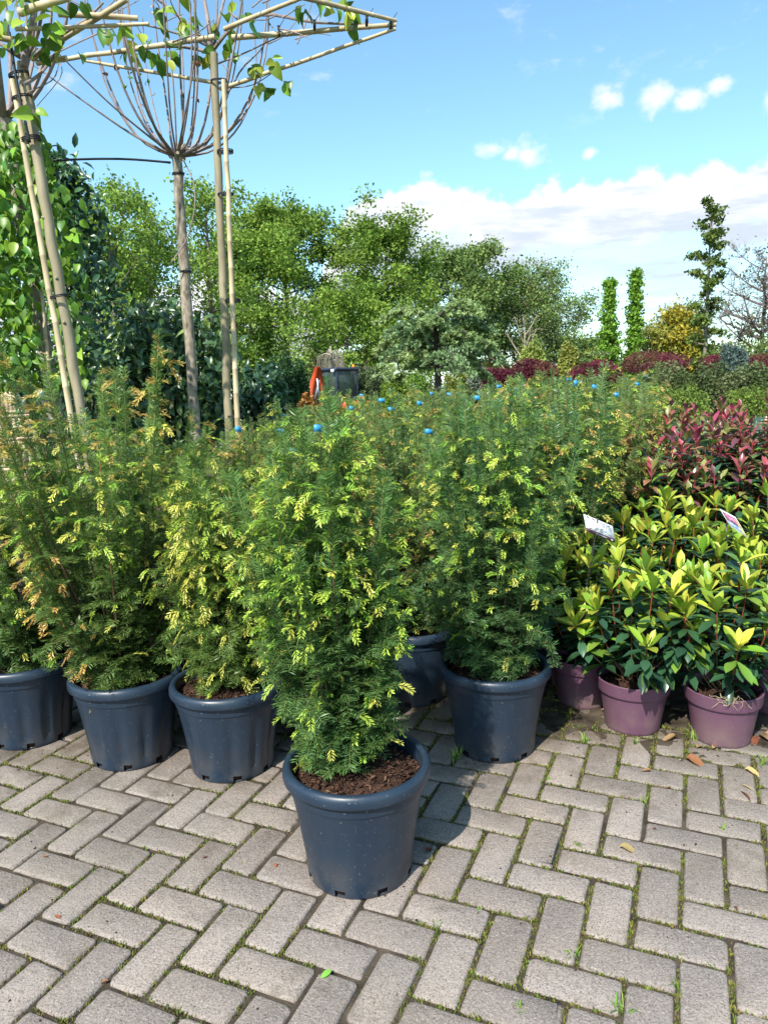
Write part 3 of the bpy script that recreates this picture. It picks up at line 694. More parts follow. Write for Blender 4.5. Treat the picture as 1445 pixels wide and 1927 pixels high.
def leaf_mesh(shape, mat):
    if (shape, mat) not in LEAFMESH:
        kw = dict(ob0=dict(w=.34, fold=.22, curl=.12, peak=.6), ob1=dict(w=.38, fold=.12, curl=.30, peak=.58), ob2=dict(w=.30, fold=.30, curl=-.12, peak=.6),
                  la0=dict(w=.42, fold=.2, curl=.22, peak=.5), la1=dict(w=.40, fold=.32, curl=.40, peak=.5),
                  ha0=dict(w=.62, fold=.16, curl=.30, peak=.42, wave=.015), ha1=dict(w=.70, fold=.28, curl=.55, peak=.40, wave=.02), dry=dict(w=.45, fold=.5, curl=.5, peak=.5, wave=.05), strap=dict(w=.16, fold=.3, curl=.25, peak=.5))[shape]
        V, Q = leaf_template(6, **kw); LEAFMESH[(shape, mat)] = mesh_np('leaf', V, Q, M[mat], smooth=True)
    return LEAFMESH[(shape, mat)]
def leaf_piece(parent, me, P, D, U, L, name='leaf'):
    x, y, z = basis(np.asarray(D, float), np.asarray(U, float))
    o = bpy.data.objects.new(name, me); COL.objects.link(o); o.parent = parent
    o.matrix_basis = Matrix(((x[0] * L, y[0] * L, z[0] * L, P[0]), (x[1] * L, y[1] * L, z[1] * L, P[1]), (x[2] * L, y[2] * L, z[2] * L, P[2]), (0, 0, 0, 1)))
    return o
T_OB = leaf_template(4, .34, .2, .2, .58); T_LA = leaf_template(4, .42, .22, .3, .5)

def purple_pot(root, h=.195):
    g = G(); rb_, rt, rim = .098, .122, .130
    g.lathe([(rb_ - .01, .004), (rb_ - .004, .0), (rb_, .004), (rb_ + .001, .012), (rt - .004, h - .062), (rt - .002, h - .054), (rim - .006, h - .052), (rim - .003, h - .050), (rim - .001, h - .044), (rim + .002, h - .006), (rim + .003, h - .002), (rim + .001, h), (rim - .003, h - .001), (rim - .006, h - .008), (rim - .014, h - .05)], 64)
    p = g.build('pot', M['purple'], root); smooth_angle(p, 40); return p
GS = 'lime-leaved shrubs in purple pots'
def lime_shrub(label, c, seed, H=.46, R=.23, nst=14, full=True, pot=True, lean=(0, 0), nlow=5):
    rng = np.random.default_rng(seed); t = thing('potted_shrub', label, 'shrub', (c[0], c[1], 0), GS)
    purple_pot(t).rotation_euler = (0, 0, float(rng.uniform(0, 6))); make_soil(t, rng, .117, .166, .008, 220 if full else 40, .7)
    stems = G(); low = G(); Ps, Ds, Us, Ls, Cs = [], [], [], [], []
    for i in range(nst):
        th = i * 2.39996 + rng.normal(0, .3); f = math.sqrt((i + .6) / nst); r = R * f * rng.uniform(.85, 1.08)
        zt = .17 + H * (1 - .48 * f * f) * rng.uniform(.86, 1.10); tip = np.array([r * math.cos(th) + lean[0], r * math.sin(th) + lean[1], zt])
        P = bez((rng.normal(0, .02), rng.normal(0, .02), .17), (tip[0] * .75, tip[1] * .75, .17 + (zt - .17) * .35), tip, 9); T = nrm(P[-1] - P[-2])
        cs = np.array([(.14, .10, .05)] * 5 + [(.22, .05, .025)] * 4) * rng.uniform(.8, 1.2); stems.tube(P, np.linspace(.0035, .0018, 9), 5, c=np.vstack([np.repeat(cs, 5, 0), cs[:1], cs[-1:]]))
        a0 = rng.uniform(0, 6.28); k = int(rng.integers(7, 11)); sh = rng.random()
        X = nrm(np.cross(T, (0.3, .2, 1.0))); Yv = np.cross(T, X)
        for j in range(k):         # the young rosette, upright and pale
            a = a0 + j * 2.39996; e = rng.uniform(.35, 1.15) if j < k - 3 else rng.uniform(.1, .5)
            rad = math.cos(a) * X + math.sin(a) * Yv; d = nrm(T * math.cos(e) + rad * math.sin(e)); L = rng.uniform(.060, .098) * (1.0 if j < k - 2 else .7)
            mt = rng.choice(['lf_lime', 'lf_yellow', 'lf_spring', 'lf_mid'], p=[.46, .22, .22, .10])
            leaf_piece(t, leaf_mesh(['ob0', 'ob1', 'ob2'][int(rng.integers(3))], str(mt)), tip + rad * .004 - T * .012 * (j < k - 3), d, T - rad * .6, L)
        for q in range(nlow):           # older whorls below
            s = .95 - .13 * q - .05 * rng.random(); pos = np.array([np.interp(s, np.linspace(0, 1, 9), P[:, z]) for z in range(3)])
            for j in range(int(rng.integers(3, 6))):
                a = rng.uniform(0, 6.28); e = rng.uniform(.95, 1.75); rad = math.cos(a) * X + math.sin(a) * Yv; d = nrm(T * math.cos(e) + rad * math.sin(e) - UP * .1 * q); L = rng.uniform(.065, .10)
                if full and q < 3 and rng.random() < .8:
                    mt = rng.choice(['lf_dark', 'lf_deep', 'lf_mid', 'lf_spring'], p=[.50, .22, .18, .10])
                    leaf_piece(t, leaf_mesh(['ob0', 'ob1'][int(rng.integers(2))], str(mt)), pos + rad * .003, d, UP * .9 + T * .3, L)
                else:
                    Ps.append(pos); Ds.append(d); Us.append(UP + T * .3); Ls.append(L); Cs.append(np.array(((.030, .085, .038), (.022, .062, .034), (.09, .17, .03))[int(rng.choice(3, p=[.5, .3, .2]))]) * rng.uniform(.7, 1.3))
    leaves_joined(low, T_OB, np.array(Ps), np.array(Ds), np.array(Us), np.array(Ls), np.array(Cs))
    low.build('lower_leaves', M['gloss'], t)['kind'] = 'stuff'
    stems.build('stems', M['wood'], t)
    return t
lime_shrub('lime-leaved shrub in the purple pot with the stained base, next to the blue pot', pot_base(1095, 1336, .1), 31, .42, .23, 16)
lime_shrub('lime-leaved shrub in the middle purple pot, on bare dirt', pot_base(1188, 1386, .1), 32, .44, .25, 19)
lime_shrub('lime-leaved shrub in the furthest forward purple pot with loose roots on its rim', pot_base(1354, 1409, .1), 33, .45, .25, 19)
lime_shrub('lime-leaved shrub in a purple pot beyond the one with loose roots', pot_base(1450, 1348, .1), 34, .44, .23, 15)
LS = 'lime-leaved shrub packed in the rows behind the front purple pots'
for k, (x, y, H, R) in enumerate(((.80, 2.98, .48, .22), (1.06, 3.02, .52, .22), (1.34, 2.98, .52, .22), (1.62, 3.02, .50, .22), (.98, 3.32, .56, .23), (1.26, 3.34, .60, .23), (1.55, 3.36, .55, .23), (1.85, 3.34, .55, .23))):
    lime_shrub(LS, (x, y), 40 + k, H, R + .02, 15, False, nlow=4)

# loose roots hanging over the rim of one pot
rr = np.random.default_rng(8); c = pot_base(1354, 1409, .1); tdir = -c / np.linalg.norm(c); sd = np.array([-tdir[1], tdir[0]])
g = G()
for k in range(14):
    o = rr.normal(.025, .02); P = [np.array([*(c + tdir * (.118 + .005 * rr.random()) + sd * o), .198 + .01 * rr.random()])]
    for s in range(5): P.append(P[-1] + np.array([*(tdir * rr.uniform(.0, .008) + sd * rr.normal(0, .008)), rr.normal(-.004, .006)]))
    P = np.array(P); rad = np.linalg.norm(P[:, :2] - c, axis=1); P[:, :2] = c + (P[:, :2] - c) * (np.maximum(rad, .1345) / rad)[:, None]
    g.tube(P, .0008, 3)
tag(g.build('dry_roots', M['bamboo']), 'small tangle of dry straw-coloured roots hanging over a purple rim', 'roots')

# ------------------------------------------------------------------ red-leaved shrubs
GP = 'red-tipped shrubs behind the lime-leaved ones'
def red_shrub(label, c, seed, H=1.08, R=.33, nst=22, nind=90):
    rng = np.random.default_rng(seed); t = thing('red_shrub', label, 'shrub', (c[0], c[1], 0), GP)
    g = G(); g.lathe([(.09, 0), (.10, .004), (.125, .2), (.132, .205), (.134, .25), (.126, .25), (.12, .2)], 32); g.build('pot', M['tie'], t)
    make_soil(t, rng, .118, .2, .006, 20)
    stems = G(); low = G(); A = []; ind = 0; cand = []
    for i in range(nst):
        th = i * 2.39996 + rng.normal(0, .3); f = math.sqrt((i + .5) / nst); r = R * f * rng.uniform(.85, 1.1)
        zt = H * (1 - .22 * f * f) * rng.uniform(.84, 1.06); tip = np.array([r * math.cos(th), r * math.sin(th), zt])
        P = bez((rng.normal(0, .03), rng.normal(0, .03), .2), (tip[0] * .85, tip[1] * .85, .2 + (zt - .2) * .4), tip, 12); T = nrm(P[-1] - P[-3])
        cs = np.array([(.12, .06, .04)] * 6 + [(.26, .03, .035)] * 6); stems.tube(P, np.linspace(.004, .0018, 12), 4, c=np.vstack([np.repeat(cs, 4, 0), cs[:1], cs[-1:]]))
        X = nrm(np.cross(T, (.3, .2, 1.0))); Yv = np.cross(T, X); n = 46
        for j in range(n):
            s = 1 - .82 * (j / n) ** 1.05; pos = np.array([np.interp(s, np.linspace(0, 1, 12), P[:, z]) for z in range(3)])
            a = j * 2.39996 + th; e = rng.uniform(.15, .6) if j < 4 else rng.uniform(.7, 1.5); rad = math.cos(a) * X + math.sin(a) * Yv
            d = nrm(T * math.cos(e) + rad * math.sin(e) - UP * .15 * (j > 12)); L = rng.uniform(.062, .10) * (.75 if j < 3 else 1); up = UP + T * .2 - rad * .3
            hz = pos[2] / H + rng.normal(0, .12)
            if j < 5 and hz > .7: mt = rng.choice(['lf_red', 'lf_bronze', 'lf_plum', 'lf_olive'], p=[.36, .26, .12, .26])
            elif hz > .72: mt = rng.choice(['lf_red', 'lf_bronze', 'lf_plum', 'lf_olive', 'lf_dark', 'lf_mid'], p=[.12, .14, .14, .20, .24, .16])
            else: mt = rng.choice(['lf_dark', 'lf_deep', 'lf_mid', 'lf_olive', 'lf_bronze'], p=[.50, .22, .15, .08, .05])
            A.append((pos + rad * .004, d, up, L, str(mt))); cand.append(pos[2] - .35 * pos[1] + rng.normal(0, .12))
    order = np.argsort(cand)[::-1]; TC = dict(lf_red=(.36, .07, .09), lf_bronze=(.29, .15, .08), lf_plum=(.20, .08, .09), lf_olive=(.25, .26, .08), lf_dark=(.042, .11, .052), lf_mid=(.13, .25, .035), lf_deep=(.03, .08, .046))
    for k in order[:nind]:
        p, d, u, L, mt = A[k]; leaf_piece(t, leaf_mesh(['la0', 'la1'][k % 2], mt), p, d, u, L)
    R_ = [A[k] for k in order[nind:]]
    leaves_joined(low, T_LA, np.array([a[0] for a in R_]), np.array([a[1] for a in R_]), np.array([a[2] for a in R_]), np.array([a[3] for a in R_]), np.array([np.array(TC[a[4]]) * rng.uniform(.7, 1.3) for a in R_]))
    low.build('lower_leaves', M['gloss'], t)['kind'] = 'stuff'; stems.build('stems', M['wood'], t)
    return t
red_shrub('tall red-tipped shrub with one bright red shoot standing above the rest', (2.02, 3.95), 61, 1.14, .32, 27)
LR = 'red-tipped shrub with glossy dark green lower leaves, packed in a block'
for k, (x, y, H) in enumerate(((1.34, 3.78, 1.0), (1.68, 3.80, 1.04), (1.56, 4.25, 1.06), (1.95, 4.35, 1.10), (2.35, 4.3, 1.12), (2.4, 3.85, 1.08), (2.25, 4.8, 1.12), (1.85, 4.85, 1.1))):
    red_shrub(LR, (x, y), 62 + k, H, .34, 27, 80 if k < 6 else 30)

# ------------------------------------------------------------------ plant labels on stakes
def plant_label(label, corners, Y, stake, face, strip, back, art):
    """thin card on a plastic stake; corners are photo pixels, the distance comes from the pot it stands in"""
    A = np.array([at(px, py, y) for (px, py), y in zip(corners, Y)]); o = A.mean(0); t = thing('plant_label', label, 'plant label', (o[0], o[1], 0.0))
    o = np.array([o[0], o[1], 0]); A = A - o; n = nrm(np.cross(A[1] - A[0], A[3] - A[0]));  n = n if n[1] < 0 else -n
    def quad(u0, v0, u1, v1, lift, name, mat, th=.0012):
        f = lambda u, v: A[0] * (1 - u) * (1 - v) + A[1] * u * (1 - v) + A[2] * u * v + A[3] * (1 - u) * v
        P = np.array([f(u0, v0), f(u1, v0), f(u1, v1), f(u0, v1)]) + n * lift; g = G()
        g.add(np.vstack([P, P + n * th]), [(0, 1, 2, 3), (4, 7, 6, 5), (0, 4, 5, 1), (1, 5, 6, 2), (2, 6, 7, 3), (3, 7, 4, 0)]); return g.build(name, mat, t)
    quad(0, 0, 1, 1, 0, 'card', face)
    for (u0, v0, u1, v1, m) in strip: quad(u0, v0, u1, v1, .0016, 'printed_band', m, .0004)
    for (u0, v0, u1, v1, m) in art: quad(u0, v0, u1, v1, .0022, 'print', m, .0003)
    s0 = at(stake[0], stake[1], Y[0]) - o; g = G(); 
    s1 = at(stake[2], stake[3], Y[0] + .0) - o; dn = (s1 - s0) / np.linalg.norm(s1 - s0); foot = s0 + dn * ((s0[2] - .16) / -dn[2])
    off = n * (.004 if back else -.004); g.tube(np.array([s0 + off, s1 + off, foot + off]), .0032, 6); g.build('stake', M['stake'], t)
M['card'] = surf_mat('label_card', (.62, .66, .70), (.70, .73, .76), 20, .35, .03)
M['stake'] = surf_mat('label_stake', (.10, .075, .07), (.14, .10, .09), 20, .5, .1)
M['ink'] = surf_mat('label_ink', (.16, .17, .19), (.28, .29, .31), 60, .5, 0)
M['maroon'] = surf_mat('label_maroon', (.075, .03, .045), (.10, .04, .06), 30, .4, 0)
M['blossom'] = surf_mat('label_blossom', (.50, .20, .32), (.13, .05, .09), 90, .35, 0)
M['skyprint'] = surf_mat('label_blue', (.10, .22, .55), (.45, .55, .72), 60, .35, 0)
M['sunprint'] = surf_mat('label_yellow', (.72, .60, .16), (.80, .72, .40), 30, .35, 0)
rl = random.Random(3); art = []
for r in range(7):
    v = .12 + r * .088; u = .08 if r not in (0,) else .1
    while u < .86:
        w = rl.uniform(.03, .14)
        if rl.random() < .62: art.append((u, v, min(u + w, .93), v + .032, M['ink']))
        u += w + .03
art += [(.08, .05, .17, .10, M['maroon']), (.26, .05, .36, .095, M['maroon']), (.80, .12, .88, .17, M['maroon']), (.10, .70, .2, .75, M['maroon']), (.35, .88, .72, .92, M['card']), (.86, .87, .93, .93, M['card'])]
plant_label('white plant label turned away, with small print and a maroon band, among the lime leaves', ((1097, 967), (1152, 990), (1157, 1022), (1103, 1000)), (2.74, 2.74, 2.72, 2.72), (1123, 976, 1113, 1040), M['card'], [(0, .78, 1, 1, M['maroon'])], True, art)
plant_label('tilted picture plant label with pink flowers and a yellow edge', ((1353, 957), (1383, 973), (1407, 1013), (1373, 990)), (2.86, 2.82, 2.78, 2.82), (1366, 985, 1366, 1022), M['card'], [(.08, .1, .94, .60, M['blossom']), (.06, .60, .75, .86, M['skyprint']), (.80, .1, .98, .95, M['sunprint'])], False, [])

# ------------------------------------------------------------------ trained trees, canes and ties
def cane_pts(a, b, rng, n=9, sag=.006):
    t = np.linspace(0, 1, n)[:, None]; P = a * (1 - t) + b * t; P[1:-1] += rng.normal(0, sag * .35, (n - 2, 3)); return P
def add_cane(root, a, b, r, rng, name='cane', mat='bamboo'):
    a, b = np.asarray(a, float), np.asarray(b, float); L = np.linalg.norm(b - a); n = max(int(L / .14), 2); g = G(); P, R = [], []
    for k in range(n + 1):
        f = k / n; c = a * (1 - f) + b * f + rng.normal(0, .0015, 3); e = (b - a) / L * .006
        rr_ = r * (1.05 - .25 * f)
        if 0 < k < n: P += [c - e, c, c + e]; R += [rr_, rr_ * 1.16, rr_]
        else: P.append(c); R.append(rr_)
    g.tube(np.array(P), np.array(R), 8); return smooth_angle(g.build(name, M[mat], root), 50)
def add_trunk(root, a, b, r0, r1, rng, mat, n=26, knob=.05):
    a, b = np.asarray(a, float), np.asarray(b, float); t = np.linspace(0, 1, n)[:, None]; P = a * (1 - t) + b * t; P[1:-1] += rng.normal(0, .0035, (n - 2, 3))
    R = np.linspace(r0, r1, n) * (1 + rng.normal(0, knob * .6, n)); g = G(); g.tube(P, R, 12)
    # old pruning knots
    for k in range(14):
        f = rng.uniform(.1, .97); c = a * (1 - f) + b * f; an = rng.uniform(0, 6.28); d = np.array([math.cos(an), math.sin(an), .25]); rr_ = r0 * (1 - f) + r1 * f
        g.tube(np.array([c + d * rr_ * .6, c + d * rr_ * 1.1, c + d * rr_ * 1.28]), np.array([rr_ * .38, rr_ * .3, rr_ * .16]), 6)
    return smooth_angle(g.build('trunk', M[mat], root), 60)
def add_tie(root, c, r, ax=(0, 0, 1), turns=3, squash=1.0, tail=None):
    g = G(); x = nrm(np.cross(ax, (0.1, 1, 0.2))); y = nrm(np.cross(ax, x)); ax = nrm(np.array(ax, float))
    a = np.linspace(0, 2 * math.pi * turns, 14 * turns); P = np.array(c) + r * (np.cos(a)[:, None] * x + np.sin(a)[:, None] * y * squash) + ax * ((a / a[-1] - .5) * .007 * turns)[:, None]
    g.tube(P, .0032, 5)
    if tail is not None: g.tube(np.array([P[-1], P[-1] + np.array(tail) * .5, P[-1] + np.array(tail)]), .0022, 4)
    g.build('tie', M['tie'], root)
def ext(a, b, z):     # run the line through two points down to a height
    a, b = np.asarray(a, float), np.asarray(b, float); d = b - a; return a + d * ((z - a[2]) / d[2])
def pix_z(px, py, z): return gnd(px, py, z)
def twig(root, P, r0, r1, name='branch', mat='twig'):
    P = np.asarray(P, float); g = G(); g.tube(P, np.linspace(r0, r1, len(P)), 6); return smooth_angle(g.build(name, M[mat], root), 60)
def spline(pts, n=14):
    pts = np.asarray(pts, float); k = len(pts); t = np.linspace(0, k - 1, n); out = []
    for s in t:
        i = min(int(s), k - 2); f = s - i; p0, p1, p2, p3 = pts[max(i - 1, 0)], pts[i], pts[i + 1], pts[min(i + 2, k - 1)]
        out.append(.5 * ((2 * p1) + (-p0 + p2) * f + (2 * p0 - 5 * p1 + 4 * p2 - p3) * f * f + (-p0 + 3 * p1 - 3 * p2 + p3) * f ** 3))
    return np.array(out)
def leaf_cluster(root, c, n, rng, mats, spread=.05, L=(.06, .10), shapes=('ha0', 'ha1'), hang=.7):
    for k in range(n):
        d = nrm(rng.normal(0, 1, 3) - UP * hang); p = np.asarray(c) + rng.normal(0, spread, 3) * (1, 1, .6)
        leaf_piece(root, leaf_mesh(shapes[int(rng.integers(len(shapes)))], mats[int(rng.integers(len(mats)))]), p, d, nrm(UP * .6 + rng.normal(0, .6, 3) - np.array([0, .5, 0])), rng.uniform(*L))

GR = 'trees trained over a flat frame of canes'
# roof-trained tree in the middle
rt = np.random.default_rng(71); YT = 4.4
tp, bt = at(403, 100, YT), at(432, 830, YT); ft = ext(tp, bt, 0)
t1 = thing('roof_tree', 'slim trained tree with a bamboo stake and one long tied cane corner', 'tree', ft, GR); O = ft
add_trunk(t1, ft - O, tp - O, .027, .021, rt, 'bark_g')
ca, cb = at(421, 150, YT - .05), at(447, 800, YT - .05); add_cane(t1, ext(ca, cb, 0) - O, ca - O, .0165, rt, 'stake')
for px, py, w in ((406, 152, 0), (418, 285, 1), (419, 365, 0), (433, 566, 1), (437, 783, 0)):
    p = at(px + 6, py, YT - .02) - O; add_tie(t1, p, .044, (.02, 0, 1), 3 if w else 2, .72, (.035, -.02, .004) if w else None)
zf = tp[2] + .12
def fr(px, py, z): return gnd(px, py, z) - O
K = fr(745, 47, zf + .06)        # the tied corner
add_cane(t1, fr(437, 71, zf), K + (0, 0, .0), .016, rt); add_cane(t1, fr(415, 168, zf - .22), K + np.array((0, 0, -.02)), .012, rt); add_cane(t1, fr(423, 55, zf + .02), fr(600, -18, zf + .03), .012, rt); add_cane(t1, fr(560, -8, zf + .03), K + np.array((0, 0, .02)), .013, rt)
add_cane(t1, fr(405, 70, zf), fr(75, 119, zf - .02), .015, rt); add_cane(t1, fr(412, 157, zf - .2), fr(158, 113, zf - .03), .011, rt)
for p in (K + np.array((-.03, 0, .0)), fr(592, 47, zf + .03), fr(525, 58, zf + .02), fr(690, 40, zf + .05)): add_tie(t1, p, .024, (1, .2, 0), 2, 1, (.03, -.02, .03))
wood = lambda *pts: spline([fr(*p) for p in pts])
for pts, r in ((((400, 120, zf - .05), (395, 60, zf + .1), (385, 0, zf + .3), (372, -60, zf + .5)), .016), (((402, 95, zf), (370, 60, zf + .1), (330, 25, zf + .22), (285, -10, zf + .3)), .012), (((405, 90, zf), (440, 50, zf + .05), (500, 27, zf + .08), (590, 42, zf + .06), (700, 46, zf + .07)), .011),
               (((400, 110, zf), (412, 40, zf + .15), (430, -30, zf + .4)), .011), (((398, 100, zf), (340, 88, zf + .05), (250, 92, zf + .02), (165, 108, zf)), .010), (((405, 160, zf - .2), (430, 172, zf - .22), (455, 130, zf - .1), (500, 80, zf), (505, 20, zf + .1)), .007),
               (((405, 165, zf - .2), (440, 165, zf - .2), (480, 158, zf - .18), (525, 128, zf - .14)), .004), (((410, 120, zf - .1), (460, 100, zf - .05), (520, 72, zf), (560, 60, zf)), .005), (((398, 90, zf), (330, 62, zf + .1), (230, 48, zf + .1), (90, 108, zf)), .007)):
    twig(t1, wood(*pts), r, r * .5)
for k in range(26):
    px, py = rt.uniform(160, 560), rt.uniform(-10, 150) ; z = zf + rt.uniform(-.08, .15); a = fr(px, py, z); d = nrm(np.array([rt.normal(0, 1), rt.normal(0, .5), rt.normal(.3, .5)])) * rt.uniform(.12, .32)
    if px > 430 and py > 90: continue
    twig(t1, spline([a, a + d * .5 + rt.normal(0, .015, 3), a + d]), .0042, .0018, 'twig')
mats = ['lf_spring', 'lf_green', 'lf_lime', 'lf_green']
for px, py, z, n, s in ((225, 72, zf, 5, .05), (280, 95, zf, 8, .07), (320, 90, zf, 9, .07), (350, 40, zf + .1, 6, .06), (415, 30, zf + .15, 7, .07), (300, 50, zf + .05, 5, .06), (500, 125, zf - .12, 4, .04), (515, 168, zf - .2, 6, .035), (540, 160, zf - .2, 2, .02), (490, 140, zf - .15, 4, .04),
                        (560, 15, zf + .1, 4, .04), (650, 12, zf + .1, 7, .05), (675, 40, zf + .06, 5, .04), (430, 80, zf, 5, .04), (365, 0, zf + .2, 6, .06), (240, 100, zf - .02, 4, .04), (595, 8, zf + .1, 3, .03), (380, 105, zf - .05, 4, .05), (200, 60, zf + .02, 3, .04), (455, 15, zf + .15, 4, .05)):
    leaf_cluster(t1, fr(px, py, z), n, rt, mats, s)

# second roof-trained tree
rt = np.random.default_rng(72); YT = 3.5
tp, bt = at(42, 118, YT), at(147, 740, YT); ft = ext(tp, bt, 0); O = ft
t2 = thing('roof_tree', 'roof-trained tree leaning slightly, with a pinkish cane and a black strap tied along it', 'tree', ft, GR)
add_trunk(t2, ft - O, tp - O, .025, .023, rt, 'bark_g')
ca, cb = at(24, 150, YT - .03), at(127, 740, YT - .03); add_cane(t2, ext(ca, cb, 0) - O, ca - O, .0155, rt, 'stake')
for px, py, w in ((36, 140, 0), (42, 184, 0), (58, 262, 1), (111, 558, 0)): add_tie(t2, at(px, py, YT - .02) - O, .044, (-.15, 0, 1), 3 if w else 2, .72, (.03, -.02, .0) if w else None)
g = G(); g.tube(spline([at(18, 60, YT - .05) - O, at(30, 140, YT - .06) - O, at(44, 210, YT - .06) - O, at(57, 268, YT - .05) - O]), .006, 6); g.build('strap', M['tie'], t2)
zf = tp[2] + .06
for a, b, r in (((60, 109, zf), (242, -2, zf + .04), .013), ((30, 56, zf), (280, 45, zf), .009), ((38, 22, zf + .05), (130, -4, zf + .06), .017), ((110, 25, zf + .03), (262, 35, zf + .03), .013), ((70, 118, zf - .02), (125, 108, zf - .02), .012), ((20, 75, zf), (-60, 60, zf), .013)): add_cane(t2, fr(*a), fr(*b), r, rt)
for pts, r in ((((46, 125, zf - .1), (50, 80, zf + .0), (62, 30, zf + .1), (60, -30, zf + .25)), .016), (((50, 110, zf), (70, 70, zf + .05), (80, 20, zf + .1), (86, -20, zf + .2)), .010), (((46, 110, zf), (20, 95, zf), (-15, 70, zf + .05)), .014), (((60, 108, zf), (110, 70, zf), (160, 38, zf + .05), (195, 5, zf + .1)), .008), (((50, 100, zf), (40, 50, zf + .1), (30, 0, zf + .2)), .007),
               (((44, 160, zf - .2), (75, 140, zf - .1), (105, 100, zf), (118, 60, zf + .05)), .008), (((50, 175, zf - .2), (100, 150, zf - .1), (112, 118, zf), (115, 145, zf - .1), (70, 200, zf - .2)), .003)): twig(t2, wood(*pts), r, r * .5)
for px, py, z, n, s in ((15, 40, zf, 7, .05), (95, 30, zf, 4, .03), (35, 60, zf, 4, .04), (110, 85, zf, 4, .03), (130, 5, zf + .05, 3, .03), (70, 210, zf - .3, 3, .02), (80, 90, zf - .05, 5, .04), (5, 70, zf, 5, .05), (60, 5, zf + .1, 5, .05), (235, 45, zf, 2, .02), (30, 5, zf + .1, 5, .05)): leaf_cluster(t2, fr(px, py, z), n, rt, mats, s, (.055, .085))

# ball-headed tree with upright whips
rt = np.random.default_rng(73); YT = 4.7
tp, bt = at(333, 296, YT), at(374, 900, YT); ft = ext(tp, bt, 0); O = ft
t3 = thing('pollard_tree', 'grey speckled trunk carrying a bowl of bare upswept whips', 'tree', ft)
add_trunk(t3, ft - O, tp - O, .036, .030, rt, 'bark', knob=.08)
for px, py in ((336, 327), (350, 511), (370, 852)): add_tie(t3, at(px, py, YT) - O, .034, (.03, 0, 1), 2)
hd = tp - O + np.array((0, 0, .0))
for k in range(30):
    a = k * 2.39996 + rt.normal(0, .15); f = math.sqrt((k + .5) / 30); R = .62 * f * rt.uniform(.85, 1.1); d = np.array([math.cos(a), math.sin(a), 0]); Hh = 1.25 * rt.uniform(.7, 1.1)
    if k in (20, 25): P = [hd, hd + d * .22 + UP * .08, hd + d * .45 + UP * .22, hd + d * .72 + UP * .42]
    else: P = [hd, hd + d * R * .45 + UP * .10 * Hh, hd + d * R * .82 + UP * .36 * Hh, hd + d * R + UP * .72 * Hh, hd + d * R * 1.02 + UP * Hh]
    P = spline(np.array(P) + np.vstack([np.zeros((1, 3)), rt.normal(0, .012, (len(P) - 1, 3))]), 16); twig(t3, P, .0092 * rt.uniform(.6, 1.1), .003, 'branch')
    for q in range(2):
        if rt.random() < .45: leaf_cluster(t3, P[int(rt.integers(7, 15))], 2, rt, ['lf_olive', 'lf_bronze', 'lf_green'], .012, (.02, .04), hang=-.6)
for k in range(10):
    d = nrm(rt.normal(0, 1, 3)) * (1, 1, .5) + UP * .4; twig(t3, np.array([hd - UP * .02, hd + d * .05, hd + d * .09]), .02, .010, 'knuckle', 'bark')
g = G(); g.tube(spline([at(100, 302, YT - .3), at(180, 299, YT - .2), at(250, 300, YT - .1), at(322, 306, YT - .03)]), .0065, 6); tag(g.build('guy_wire', M['tie']), 'black guy wire strung from the dark laurel to the pollard head', 'wire')
g = G(); g.tube(spline([at(345, 300, YT - .04), at(365, 345, YT - .08), at(366, 395, YT - .1), at(352, 450, YT - .08), at(322, 495, YT - .1)]), .004, 6); g.build('hanging_branch', M['twig'], t3, loc=-O)

# tree wrapped in a leafy climber
rt = np.random.default_rng(74); YT = 4.1
tp, bt = at(8, 225, YT), at(98, 740, YT); ft = ext(tp, bt, 0); O = ft
t4 = thing('climber_tree', 'tree with pale trunk smothered in bright green hanging leaves', 'tree', ft)
add_trunk(t4, ft - O, tp - O, .045, .036, rt, 'bark', knob=.08)
hd = tp - O
for k in range(12):
    a = k * 2.39996; d = np.array([math.cos(a), math.sin(a), 0]) * rt.uniform(.2, .5); twig(t4, spline([hd, hd + d * .5 + UP * .12, hd + d + UP * .45, hd + d * 1.1 + UP * .9], 12), .018 * rt.uniform(.5, 1.1), .005, 'branch')
ca, cb = at(75, 520, YT - .1), at(88, 640, YT - .1); add_cane(t4, ext(ca, cb, 0) - O, ca - O, .012, rt, 'stake')
LPs = []
rl = np.random.default_rng(5)
while len(LPs) < 2600:
    px, py = rl.uniform(-140, 165), rl.uniform(225, 725); w = 150 if py > 380 else 60 + (py - 225) * .6
    c0 = 22 + (py - 225) * .05
    if abs(px - c0 + 15) < w * rl.uniform(.55, 1.0) and not (540 < py < 720 and 70 < px < 105): LPs.append(at(px, py, YT + rl.uniform(-.35, .35)) - O)
low = G()
LPs = np.array(LPs); order = np.argsort(LPs[:, 1]); vis = order[:260]
for k in vis:
    d = nrm(rl.normal(0, .55, 3) - UP * .9 - np.array([0, .25, 0])); leaf_piece(t4, leaf_mesh(['ha0', 'ha1', 'la0'][int(rl.integers(3))], ['lf_spring', 'lf_green', 'lf_spring', 'lf_green', 'lf_green'][int(rl.integers(5))]), LPs[k], d, nrm(np.array([0, -.8, .5]) + rl.normal(0, .4, 3)), rl.uniform(.045, .072))
rest = order[260:]; n = len(rest); D = nrm(rl.normal(0, .55, (n, 3)) - UP * .9); U = nrm(np.array([0, -.6, .6]) + rl.normal(0, .4, (n, 3)))
leaves_joined(low, leaf_template(4, .6, .2, .35, .42), LPs[rest], D, U, rl.uniform(.045, .075, n), np.array([(.20, .36, .03), (.085, .20, .025), (.12, .26, .03)])[rl.integers(0, 3, n)] * rl.uniform(.7, 1.2, (n, 1)))
low.build('inner_leaves', M['leaf'], t4)['kind'] = 'stuff'

